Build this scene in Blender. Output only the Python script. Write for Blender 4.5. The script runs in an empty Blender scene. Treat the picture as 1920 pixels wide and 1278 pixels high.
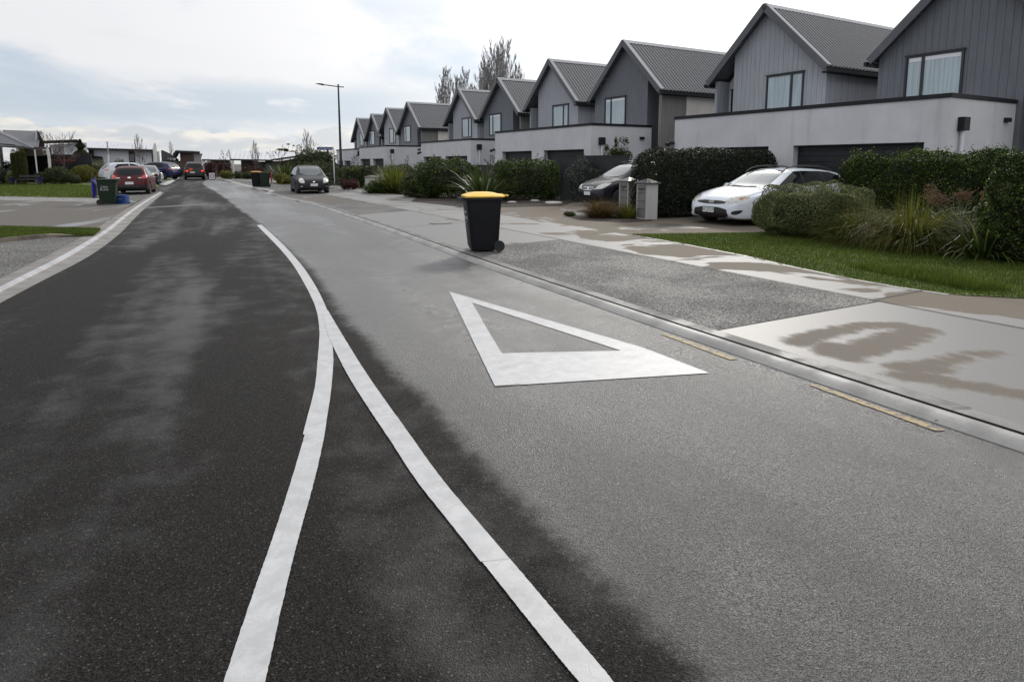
import bpy, bmesh, math, random
import numpy as np
from mathutils import Vector, Matrix
from mathutils.bvhtree import BVHTree
from mathutils.geometry import delaunay_2d_cdt
random.seed(7); rng = np.random.default_rng(7)
PI = math.pi
scene = bpy.context.scene
COL = scene.collection

# ------------------------------------------------------------------ camera
F, CY, CX, YH, H = 1180.0, 461.0, 960.0, 306.0, 1.6
PP = math.atan((CY - YH) / F)
cam = bpy.data.cameras.new('camera'); camo = bpy.data.objects.new('camera', cam); COL.objects.link(camo)
cam.sensor_width = 36; cam.lens = 36 * F / 1920; cam.shift_y = (CY - 639) / 1920
cam.clip_start = 0.05; cam.clip_end = 3000
camo.location = (0, 0, H); camo.rotation_euler = (PI / 2 - PP, 0, 0)
scene.camera = camo

# ------------------------------------------------------------------ light
SUN_AZ, SUN_EL = 19.0, 30.0          # degrees right of +Y, above horizon
sdir = Vector((math.sin(math.radians(SUN_AZ)) * math.cos(math.radians(SUN_EL)),
               math.cos(math.radians(SUN_AZ)) * math.cos(math.radians(SUN_EL)), math.sin(math.radians(SUN_EL))))
sl = bpy.data.lights.new('sun', 'SUN'); sl.energy = 1.7; sl.angle = math.radians(8); sl.color = (1, .95, .88)
so = bpy.data.objects.new('sun', sl); COL.objects.link(so)
so.rotation_euler = (-sdir).to_track_quat('-Z', 'Y').to_euler(); so.location = (0, 0, 60)

scene.view_settings.view_transform = 'Standard'; scene.view_settings.look = 'None'
scene.view_settings.exposure = 0; scene.view_settings.gamma = 1

class NT:
    def __init__(s, tree): s.t = tree; s.n = tree.nodes; s.l = tree.links
    def node(s, ty, **kw):
        n = s.n.new(ty)
        for k, v in kw.items(): setattr(n, k, v)
        return n
    def set(s, sock, v):
        if v is None: return
        if hasattr(v, 'is_linked') or isinstance(v, bpy.types.NodeSocket): s.l.new(v, sock)
        elif isinstance(v, (tuple, list)) and sock.type == 'RGBA' and len(v) == 3: sock.default_value = (*v, 1)
        else: sock.default_value = v
    def math(s, op, a, b=None, c=None, clamp=False):
        n = s.node('ShaderNodeMath', operation=op); n.use_clamp = clamp
        s.set(n.inputs[0], a); s.set(n.inputs[1], b); s.set(n.inputs[2], c); return n.outputs[0]
    def vmath(s, op, a, b=None):
        n = s.node('ShaderNodeVectorMath', operation=op); s.set(n.inputs[0], a); s.set(n.inputs[1], b)
        return n.outputs['Value'] if op == 'DOT_PRODUCT' else n.outputs[0]
    def noise(s, vec, scale, detail=4, rough=.55, dist=0):
        n = s.node('ShaderNodeTexNoise'); s.set(n.inputs['Vector'], vec)
        n.inputs['Scale'].default_value = scale; n.inputs['Detail'].default_value = detail
        n.inputs['Roughness'].default_value = rough; n.inputs['Distortion'].default_value = dist
        return n.outputs['Fac']
    def mapr(s, v, a, b, c=0, d=1, smooth=True):
        n = s.node('ShaderNodeMapRange'); n.interpolation_type = 'SMOOTHSTEP' if smooth else 'LINEAR'
        s.set(n.inputs[0], v)
        for i, x in zip((1, 2, 3, 4), (a, b, c, d)): s.set(n.inputs[i], x)
        return n.outputs[0]
    def mix(s, f, a, b, mode='MIX'):
        n = s.node('ShaderNodeMix', data_type='RGBA', blend_type=mode)
        s.set(n.inputs[0], f); s.set(n.inputs[6], a); s.set(n.inputs[7], b); return n.outputs[2]
    def mapping(s, vec, scale=(1, 1, 1), loc=(0, 0, 0), rot=(0, 0, 0)):
        n = s.node('ShaderNodeMapping'); s.set(n.inputs[0], vec)
        n.inputs['Location'].default_value = loc; n.inputs['Rotation'].default_value = rot; n.inputs['Scale'].default_value = scale
        return n.outputs[0]
    def sep(s, v):
        n = s.node('ShaderNodeSeparateXYZ'); s.set(n.inputs[0], v); return n.outputs
    def comb(s, x, y, z):
        n = s.node('ShaderNodeCombineXYZ'); s.set(n.inputs[0], x); s.set(n.inputs[1], y); s.set(n.inputs[2], z); return n.outputs[0]

world = bpy.data.worlds.new('World'); scene.world = world; world.use_nodes = True
def build_world():
    W = NT(world.node_tree); W.n.clear()
    tc = W.node('ShaderNodeTexCoord').outputs['Generated']
    d = W.vmath('NORMALIZE', tc); x, y, z = W.sep(d)[:3]
    zz = W.math('MAXIMUM', z, 0.0)
    az = W.math('ARCTAN2', x, y)                         # azimuth from +Y, to the right
    k = W.math('ADD', zz, 0.16)
    pv = W.comb(W.math('DIVIDE', x, k), W.math('DIVIDE', y, k), 0.0)
    n1 = W.noise(W.mapping(pv, (1.0, .55, 1), (3.1, 1.7, 0)), 0.9, 6, .5, .35)
    n2 = W.noise(W.mapping(pv, (1, .7, 1), (8.2, 4.1, 0)), 2.3, 6, .55, .3)
    m = W.math('ADD', W.math('MULTIPLY', n1, .72), W.math('MULTIPLY', n2, .28))
    # stratus sheet: blue grey gaps to near white
    gap = W.mapr(m, .38, .54)
    right = W.mapr(az, -.15, .35)                        # towards the sun the sheet is bright
    high = W.mapr(zz, .13, .30)
    tone = W.math('MAXIMUM', gap, W.math('MAXIMUM', right, W.math('MULTIPLY', high, .6)))
    cloud = W.mix(tone, (.55, .64, .75), (.89, .885, .905))
    # big bright cloud edge on the left of centre
    band = W.math('MULTIPLY', W.mapr(W.math('ABSOLUTE', W.math('SUBTRACT', W.math('ADD', zz, W.math('MULTIPLY', n2, .09)), W.math('SUBTRACT', .165, W.math('MULTIPLY', W.math('ADD', az, .35), .16)))), .05, .005), W.mapr(az, -.75, -.4))
    cloud = W.mix(W.math('MULTIPLY', band, .85), cloud, (.86, .86, .87))
    # grey-blue bank under it
    bank = W.math('MULTIPLY', W.mapr(W.math('ABSOLUTE', W.math('SUBTRACT', zz, .082)), .05, .01), W.mapr(W.math('ABSOLUTE', W.math('ADD', az, .45)), .42, .2))
    bank = W.math('MULTIPLY', bank, W.mapr(n2, .30, .52))
    cloud = W.mix(W.math('MULTIPLY', bank, .9), cloud, (.54, .625, .72))
    # cumulus row on the horizon
    cn = W.noise(W.comb(W.math('MULTIPLY', az, 5.0), W.math('MULTIPLY', zz, 9.0), 1.3), 1.6, 7, .55, .15)
    edge = W.math('ADD', .006, W.math('MULTIPLY', cn, .085))
    cum = W.mapr(zz, W.math('ADD', edge, .0015), W.math('SUBTRACT', edge, .003))
    cs = W.noise(W.comb(W.math('MULTIPLY', az, 9.0), W.math('MULTIPLY', zz, 30.0), 4.3), 1.5, 5, .5, .2)
    cumc = W.mix(W.mapr(cs, .4, .62), (.62, .66, .71), (.90, .87, .82))
    cloud = W.mix(cum, cloud, cumc)
    # brightness around the veiled sun
    sd = W.math('MAXIMUM', W.vmath('DOT_PRODUCT', d, tuple(sdir)), 0.0)
    glow = W.math('ADD', W.math('MULTIPLY', W.math('POWER', sd, 5.0), .55), W.math('MULTIPLY', W.math('POWER', sd, 40.0), 3.0))
    # unseen overcast sky overhead and behind the camera lifted to fill shaded house fronts
    lift = W.math('ADD', 1.0, W.math('ADD', W.math('MULTIPLY', W.mapr(z, .32, .8), .30), W.math('MULTIPLY', W.mapr(y, .1, -.6), .25)))
    cloud = W.mix(1.0, cloud, W.comb(lift, lift, lift), 'MULTIPLY'); cloud.node.clamp_result = False
    gcol = W.mix(1.0, (1.0, .985, .95), W.comb(glow, glow, glow), 'MULTIPLY')
    add = W.node('ShaderNodeMix', data_type='RGBA', blend_type='ADD'); add.inputs[0].default_value = 1
    W.l.new(cloud, add.inputs[6]); W.l.new(gcol, add.inputs[7])
    # below the horizon: dull ground tone
    below = W.mapr(z, -.02, 0.0)
    fin = W.mix(below, (.12, .12, .11), add.outputs[2])
    sky = W.node('ShaderNodeTexSky', sky_type='NISHITA'); sky.sun_disc = False
    sky.sun_elevation = math.radians(SUN_EL); sky.sun_rotation = math.radians(SUN_AZ)
    b1 = W.node('ShaderNodeBackground'); W.l.new(sky.outputs[0], b1.inputs[0]); b1.inputs[1].default_value = 0.07
    b2 = W.node('ShaderNodeBackground'); W.l.new(fin, b2.inputs[0]); b2.inputs[1].default_value = 1.0
    ms = W.node('ShaderNodeMixShader'); ms.inputs[0].default_value = 0.9
    W.l.new(b1.outputs[0], ms.inputs[1]); W.l.new(b2.outputs[0], ms.inputs[2])
    out = W.node('ShaderNodeOutputWorld'); W.l.new(ms.outputs[0], out.inputs[0])
build_world()

# ------------------------------------------------------------------ coordinates
def ray(px, py):
    a, b = (px - CX) / F, (py - CY) / F
    return (a, math.cos(PP) - b * math.sin(PP), -math.sin(PP) - b * math.cos(PP))
def G(px, py, z=0.0):                   # point at height z seen at photo pixel px, py
    d = ray(px, py); t = (z - H) / d[2]; return Vector((d[0] * t, d[1] * t, z))
def Wd(px, py, Y):                      # point at distance Y ahead
    d = ray(px, py); t = Y / d[1]; return Vector((d[0] * t, Y, H + d[2] * t))
TH = math.atan((960 - 270) / F)
UX, UY = -math.sin(TH), math.cos(TH)    # along the terrace, away
VX, VY = math.cos(TH), math.sin(TH)     # away from the road
def SV(s, v, z=0.0): return Vector((UX * s + VX * v, UY * s + VY * v, z))
def toSV(p): return (p[0] * UX + p[1] * UY, p[0] * VX + p[1] * VY)
ROWROT = math.atan2(-UY, -UX)           # local +X points back towards the camera along the row, +Y away from road

# ------------------------------------------------------------------ materials
MATS = {}
def mat(name, fn=None, col=(.5, .5, .5), rough=.6, metal=0, spec=.5, coat=0, var=0.0, vscale=3.0, bump=0.0, bscale=40, trans=0, emit=None):
    if name in MATS: return MATS[name]
    m = bpy.data.materials.new(name); m.use_nodes = True
    T = NT(m.node_tree); T.n.clear()
    out = T.node('ShaderNodeOutputMaterial'); b = T.node('ShaderNodeBsdfPrincipled')
    T.l.new(b.outputs[0], out.inputs[0]); T.b = b; T.out = out
    T.obj = T.node('ShaderNodeTexCoord').outputs['Object']
    T.pos = T.node('ShaderNodeNewGeometry').outputs['Position']
    b.inputs['Roughness'].default_value = rough; b.inputs['Metallic'].default_value = metal
    b.inputs['Specular IOR Level'].default_value = spec; b.inputs['Coat Weight'].default_value = coat
    b.inputs['Coat Roughness'].default_value = .05
    if emit: b.inputs['Emission Color'].default_value = (*emit, 1); b.inputs['Emission Strength'].default_value = 1
    if fn: fn(T, b)
    else:
        n = T.noise(T.pos, vscale, 5, .6)
        lo = tuple(c * (1 - var) for c in col); hi = tuple(min(1, c * (1 + var)) for c in col)
        T.set(b.inputs['Base Color'], T.mix(T.mapr(n, .3, .7), lo, hi))
        if rough > .25: T.set(b.inputs['Roughness'], T.mapr(n, .3, .7, rough * .9, min(1, rough * 1.1)))
        if bump:
            bn = T.node('ShaderNodeBump'); bn.inputs['Strength'].default_value = bump; bn.inputs['Distance'].default_value = .01
            T.l.new(T.noise(T.pos, bscale, 4, .6), bn.inputs['Height']); T.l.new(bn.outputs[0], b.inputs['Normal'])
    MATS[name] = m; return m
def bumpn(T, b, h, strength=.5, dist=.01):
    bn = T.node('ShaderNodeBump'); bn.inputs['Strength'].default_value = strength; bn.inputs['Distance'].default_value = dist
    T.l.new(h, bn.inputs['Height']); T.l.new(bn.outputs[0], b.inputs['Normal'])
def curve(T, x, pts, lo, hi, ylo, yhi):
    n = T.node('ShaderNodeFloatCurve'); c = n.mapping.curves[0]
    P = [((a - lo) / (hi - lo), (v - ylo) / (yhi - ylo)) for a, v in pts]
    P.sort()
    c.points[0].location = P[0]; c.points[1].location = P[-1]
    for q in P[1:-1]: c.points.new(*q)
    for q in c.points: q.handle_type = 'AUTO'
    n.mapping.update()
    T.set(n.inputs['Value'], T.mapr(x, lo, hi, 0, 1, False))
    return T.mapr(n.outputs[0], 0, 1, ylo, yhi, False)

SEAM = [(382,340),(405,361),(431,379),(456,400),(485,422),(530,460),(575,505),(612,560),(640,600),(700,660),(760,730),(830,800),(900,870),(980,950),(1050,1020),(1130,1100),(1230,1200),(1300,1278)]
def f_asphalt(T, b):
    x, y, z = T.sep(T.pos)[:3]
    pts = [(G(a, c)[1], G(a, c)[0]) for a, c in SEAM] + [(0.6, G(1300, 1278)[0] + .25), (80, -36)]
    big = T.noise(T.mapping(T.pos, (.5, .5, 1)), 1.1, 4, .55)
    gx = curve(T, y, pts, 0.6, 80, -36, 2)
    dd = T.math('SUBTRACT', x, gx)
    ddn = T.math('ADD', dd, T.math('ADD', T.math('MULTIPLY', T.math('SUBTRACT', big, .5), .35), T.math('MULTIPLY', T.math('SUBTRACT', T.noise(T.pos, 9, 5, .7), .5), .22)))
    rightm = T.mapr(ddn, -.05, .16)
    fine = T.noise(T.pos, 150, 3, .75)
    gr = T.node('ShaderNodeTexVoronoi'); T.l.new(T.pos, gr.inputs['Vector']); gr.inputs['Scale'].default_value = 170
    gv = T.sep(gr.outputs['Color'])[0]
    tone = T.math('ADD', T.math('MULTIPLY', fine, .62), T.math('MULTIPLY', gv, .38))
    colL = T.mix(T.mapr(tone, .3, .8), (.003, .0027, .0024), (.032, .0295, .027))
    colR = T.mix(T.mapr(tone, .3, .8), (.004, .004, .004), (.165, .163, .157))
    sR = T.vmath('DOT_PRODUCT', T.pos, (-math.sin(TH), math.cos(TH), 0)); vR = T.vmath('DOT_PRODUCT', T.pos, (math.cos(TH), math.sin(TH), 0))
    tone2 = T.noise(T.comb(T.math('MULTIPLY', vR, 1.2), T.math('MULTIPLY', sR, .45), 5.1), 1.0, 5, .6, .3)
    edge = T.math('ADD', tone2, T.math('ADD', T.mapr(vR, 3.2, 4.25, 0, -.13), T.mapr(y, 4.2, 1.4, .03, -.16)))  # darker by the kerb; near end darkened in colour for the fading glare
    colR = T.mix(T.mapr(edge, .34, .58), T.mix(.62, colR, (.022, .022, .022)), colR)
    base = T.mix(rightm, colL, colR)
    # thin pale aggregate showing
    sp = T.mapr(gv, .975, .985); base = T.mix(T.math('MULTIPLY', sp, .17), base, (.30, .28, .25))
    vd = T.vmath('DOT_PRODUCT', T.pos, (math.cos(TH * .8), math.sin(TH * .8), 0)); sd_ = T.vmath('DOT_PRODUCT', T.pos, (-math.sin(TH * .8), math.cos(TH * .8), 0))
    track = T.noise(T.comb(T.math('MULTIPLY', vd, 1.0), T.math('MULTIPLY', sd_, .13), 2.2), .95, 3, .5, .2)
    brk = T.noise(T.pos, 2.6, 6, .65)
    wide = T.math('ADD', T.math('MULTIPLY', track, .68), T.math('MULTIPLY', brk, .32))
    damp = T.mapr(wide, .46, .66)
    base = T.mix(T.math('MULTIPLY', T.mapr(wide, .5, .3), .2), base, (.012, .012, .012))
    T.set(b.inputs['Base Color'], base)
    r = T.math('SUBTRACT', .66, T.math('MULTIPLY', damp, .15))
    r = T.math('SUBTRACT', r, T.math('MULTIPLY', rightm, .27))
    T.set(b.inputs['Roughness'], T.math('ADD', r, T.math('MULTIPLY', T.math('SUBTRACT', fine, .5), .2)))
    T.set(b.inputs['Specular IOR Level'], T.math('ADD', T.math('ADD', .08, T.math('MULTIPLY', damp, .34)), T.math('MULTIPLY', rightm, .42)))
    bumpn(T, b, T.math('ADD', fine, T.math('MULTIPLY', gr.outputs['Distance'], 1.2)), .75, .004)
def f_agg(T, b):
    v = T.node('ShaderNodeTexVoronoi'); T.l.new(T.pos, v.inputs['Vector']); v.inputs['Scale'].default_value = 75
    c = T.sep(v.outputs['Color'])[1]
    n = T.noise(T.pos, .8, 4)
    col = T.mix(T.mapr(c, .2, .9), (.010, .010, .010), (.215, .21, .20))
    col = T.mix(T.mapr(n, .4, .65, 0, .3), col, (.05, .049, .047))
    T.set(b.inputs['Base Color'], col); T.set(b.inputs['Roughness'], T.mapr(n, .35, .65, .70, .85)); b.inputs['Specular IOR Level'].default_value = .3
    bumpn(T, b, v.outputs['Distance'], .7, .006)
STAIN = [(1498,640,.07),(1525,630,.06),(1560,622,.06),(1600,614,.06),(1640,609,.06),(1685,610,.07),(1725,618,.08),(1690,632,.09),(1655,645,.09),(1610,655,.09),(1575,662,.09),(1550,648,.06),(1590,668,.07),
  (1700,690,.07),(1745,688,.07),(1785,675,.05),(1830,664,.05),(1875,661,.04),(1695,705,.06),(1740,708,.07),(1790,718,.06),(1845,727,.06),(1900,738,.06),(1950,745,.06)]
def wetconc(dry, wetc, thr=(.47, .52), rw=.3, sc=.9, seed=0, stretch=(1, 1, 1), blobs=False, bias=False):
    def fn(T, b):
        n = T.noise(T.mapping(T.pos, stretch, (seed, seed * .7, 0), (0, 0, TH)), sc, 5, .5, .5)
        f = T.noise(T.pos, 60, 4, .7)
        dryc = T.mix(T.mapr(f, .3, .7), tuple(c * .82 for c in dry), tuple(c * 1.12 for c in dry))
        wc = T.mix(T.mapr(f, .3, .7), tuple(c * .9 for c in wetc), tuple(c * 1.08 for c in wetc))
        if bias:
            vv = T.vmath('DOT_PRODUCT', T.pos, (math.cos(TH), math.sin(TH), 0)); sv_ = T.vmath('DOT_PRODUCT', T.pos, (-math.sin(TH), math.cos(TH), 0))
            n = T.math('ADD', n, T.mapr(vv, 7.15, 7.75, .12, -.07)); n = T.math('ADD', n, T.mapr(sv_, 8.0, 13.0, -.02, .12))
        m = T.mapr(n, *thr)
        if blobs:
            wob = T.math('MULTIPLY', T.math('SUBTRACT', T.noise(T.pos, 5.5, 7, .7), .5), .30); acc = None
            dense = [q for a, b in zip(STAIN, STAIN[1:]) if abs(a[0] - b[0]) < 62 for q in (a, tuple((u + w) / 2 for u, w in zip(a, b)), b)]
            for (px, py, r) in dict.fromkeys(dense):
                c = G(px, py, .05); dv = T.vmath('SUBTRACT', T.pos, tuple(c)); ln = T.node('ShaderNodeVectorMath', operation='LENGTH'); T.l.new(dv, ln.inputs[0])
                q = T.math('SUBTRACT', r * 2.2, T.math('ADD', ln.outputs['Value'], wob)); acc = q if acc is None else T.math('MAXIMUM', acc, q)
            m = T.math('MULTIPLY', m, T.mapr(acc, -.05, .07, 1, .05))
        T.set(b.inputs['Base Color'], T.mix(m, dryc, wc))
        T.set(b.inputs['Roughness'], T.mapr(m, 0, 1, .85, rw, False))
        T.set(b.inputs['Specular IOR Level'], T.mapr(m, 0, 1, .25, .4, False))
        bumpn(T, b, f, .25, .003)
    return fn
def f_paint(T, b):
    n = T.noise(T.pos, 9, 6, .7); c = T.noise(T.mapping(T.pos, (1, 1, 1)), 120, 3, .7)
    col = T.mix(T.mapr(n, .35, .7), (.37, .375, .38), (.46, .465, .47))
    ck = T.node('ShaderNodeTexVoronoi', feature='DISTANCE_TO_EDGE'); T.l.new(T.mapping(T.pos, (6, 6, 1)), ck.inputs['Vector']); ck.inputs['Scale'].default_value = 1.2
    crack = T.math('MULTIPLY', T.mapr(ck.outputs['Distance'], .012, .004), T.mapr(n, .48, .6))
    col = T.mix(T.math('MULTIPLY', crack, .5), col, (.2, .2, .2))
    col = T.mix(T.mapr(c, .66, .74, 0, .8), col, (.07, .07, .07))
    dirt = T.noise(T.pos, 2.2, 6, .7); col = T.mix(T.mapr(dirt, .5, .72, 0, .35), col, (.17, .165, .16))
    T.set(b.inputs['Base Color'], col); b.inputs['Roughness'].default_value = .55
    bumpn(T, b, c, .35, .003)
def f_yellow(T, b):
    n = T.noise(T.mapping(T.pos, (1, 1, 1)), 22, 5, .7)
    c = T.noise(T.pos, 150, 3, .7)
    w = T.mapr(n, .43, .55)
    col = T.mix(w, (.10, .098, .09), T.mix(T.mapr(c, .4, .6), (.26, .19, .07), (.38, .30, .15)))
    T.set(b.inputs['Base Color'], col); b.inputs['Roughness'].default_value = .7
def f_grass(T, b):
    n = T.noise(T.pos, 1.3, 4, .6); c = T.noise(T.pos, 45, 3, .7)
    col = T.mix(T.mapr(n, .35, .65), (.055, .088, .010), (.098, .130, .016))
    col = T.mix(T.mapr(c, .45, .75, 0, .5), col, (.09, .13, .03))
    T.set(b.inputs['Base Color'], col); b.inputs['Roughness'].default_value = .8
    bumpn(T, b, c, .8, .03)
def f_blade(c0, c1, c2=None, rough=.5):
    def fn(T, b):
        g = T.node('ShaderNodeNewGeometry'); r = g.outputs['Random Per Island']
        col = T.mix(r, c0, c1)
        if c2: col = T.mix(T.mapr(r, .8, .86), col, c2)
        n = T.noise(T.pos, 1.7, 3)
        col = T.mix(T.mapr(n, .35, .65, 0, .4), col, tuple(c * .6 for c in c0))
        T.set(b.inputs['Base Color'], col); b.inputs['Roughness'].default_value = rough
        b.inputs['Specular IOR Level'].default_value = .22
        tr = T.node('ShaderNodeBsdfTranslucent'); T.l.new(col, tr.inputs[0])
        mx = T.node('ShaderNodeMixShader'); mx.inputs[0].default_value = .42
        T.l.new(b.outputs[0], mx.inputs[1]); T.l.new(tr.outputs[0], mx.inputs[2]); T.l.new(mx.outputs[0], T.out.inputs[0])
    return fn
def f_board(c, pitch=.215):
    def fn(T, b):
        x, y, z = T.sep(T.obj)[:3]
        s = T.math('ADD', x, y); fr = T.math('FRACT', T.math('DIVIDE', T.math('ADD', s, 50.0), pitch))
        e = T.math('ABSOLUTE', T.math('SUBTRACT', fr, .5))       # .5 at the joints
        g = T.mapr(e, .466, .492)
        n = T.noise(T.mapping(T.obj, (6, 6, .5)), 1.5, 4, .6)
        bc = T.mix(T.mapr(n, .3, .7), tuple(k * .88 for k in c), tuple(k * 1.1 for k in c))
        T.set(b.inputs['Base Color'], T.mix(g, bc, tuple(k * .45 for k in c)))
        b.inputs['Roughness'].default_value = .55
        bumpn(T, b, T.math('SUBTRACT', 1.0, g), .8, .012)
    return fn
def f_plaster(c):
    def fn(T, b):
        n = T.noise(T.pos, .9, 5, .6); st = T.noise(T.mapping(T.pos, (3, 3, .25)), 1.2, 5, .6); f = T.noise(T.pos, 70, 3)
        col = T.mix(T.mapr(n, .3, .7), tuple(k * .92 for k in c), tuple(k * 1.05 for k in c))
        col = T.mix(T.mapr(st, .55, .75, 0, .18), col, (.16, .15, .13))
        T.set(b.inputs['Base Color'], col); b.inputs['Roughness'].default_value = .8; bumpn(T, b, f, .15, .002)
    return fn
def f_brick(c1, c2):
    def fn(T, b):
        br = T.node('ShaderNodeTexBrick'); x, y, z = T.sep(T.obj)[:3]
        T.set(br.inputs['Vector'], T.comb(T.math('ADD', x, y), z, 0.0)); br.inputs['Scale'].default_value = 4.5
        T.set(br.inputs['Color1'], c1); T.set(br.inputs['Color2'], c2); T.set(br.inputs['Mortar'], (.2, .19, .18))
        T.l.new(br.outputs[0], b.inputs['Base Color']); b.inputs['Roughness'].default_value = .85
    return fn
def f_mulch(T, b):
    n = T.noise(T.pos, 40, 5, .8); T.set(b.inputs['Base Color'], T.mix(T.mapr(n, .35, .7), (.010, .008, .006), (.07, .05, .035)))
    b.inputs['Roughness'].default_value = .9; bumpn(T, b, n, 1, .05)
def f_gravel(T, b):
    v = T.node('ShaderNodeTexVoronoi'); T.l.new(T.pos, v.inputs['Vector']); v.inputs['Scale'].default_value = 22
    T.set(b.inputs['Base Color'], T.mix(T.sep(v.outputs['Color'])[0], (.06, .06, .06), (.34, .33, .31))); b.inputs['Roughness'].default_value = .8
    bumpn(T, b, v.outputs['Distance'], 1, .03)
def f_kerb(c):
    def fn(T, b):
        n = T.noise(T.pos, 2.2, 5, .6); f = T.noise(T.pos, 80, 4, .7)
        col = T.mix(T.mapr(n, .3, .7), tuple(k * .8 for k in c), tuple(k * 1.1 for k in c))
        col = T.mix(T.mapr(f, .5, .8, 0, .4), col, tuple(k * .55 for k in c))
        T.set(b.inputs['Base Color'], col); T.set(b.inputs['Roughness'], T.mapr(n, .4, .6, .75, .55)); bumpn(T, b, f, .3, .003)
    return fn
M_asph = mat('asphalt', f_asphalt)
M_agg = mat('exposed_aggregate', f_agg)
M_conc = mat('pale_damp_concrete', wetconc((.128, .110, .088), (.130, .130, .127), (.30, .34), .5, .55, 3.3, blobs=True))
M_foot = mat('footpath_concrete', wetconc((.135, .115, .090), (.165, .165, .161), (.46, .505), .58, .8, 7.1, (.8, 1.3, 1), bias=True))
M_driv = mat('brown_driveway_concrete', wetconc((.125, .106, .082), (.10, .096, .088), (.53, .6), .34, .5, 1.2))
M_driv2 = mat('left_driveway_concrete', wetconc((.100, .091, .080), (.11, .11, .112), (.50, .60), .32, .5, 5.2, (1, .5, 1)))
M_kerb = mat('kerb_concrete', f_kerb((.27, .265, .25)))
M_kerbd = mat('channel_concrete', f_kerb((.19, .175, .155)))
M_dark = mat('black_joint', col=(.012, .012, .012), rough=.8)
M_paint = mat('road_paint', f_paint); M_yel = mat('worn_yellow_paint', f_yellow)
M_grass = mat('lawn_grass', f_grass); M_mulch = mat('bark_mulch', f_mulch); M_gravel = mat('gravel', f_gravel)
M_ground = mat('bare_ground', col=(.05, .05, .035), rough=.95, var=.3)

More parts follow.
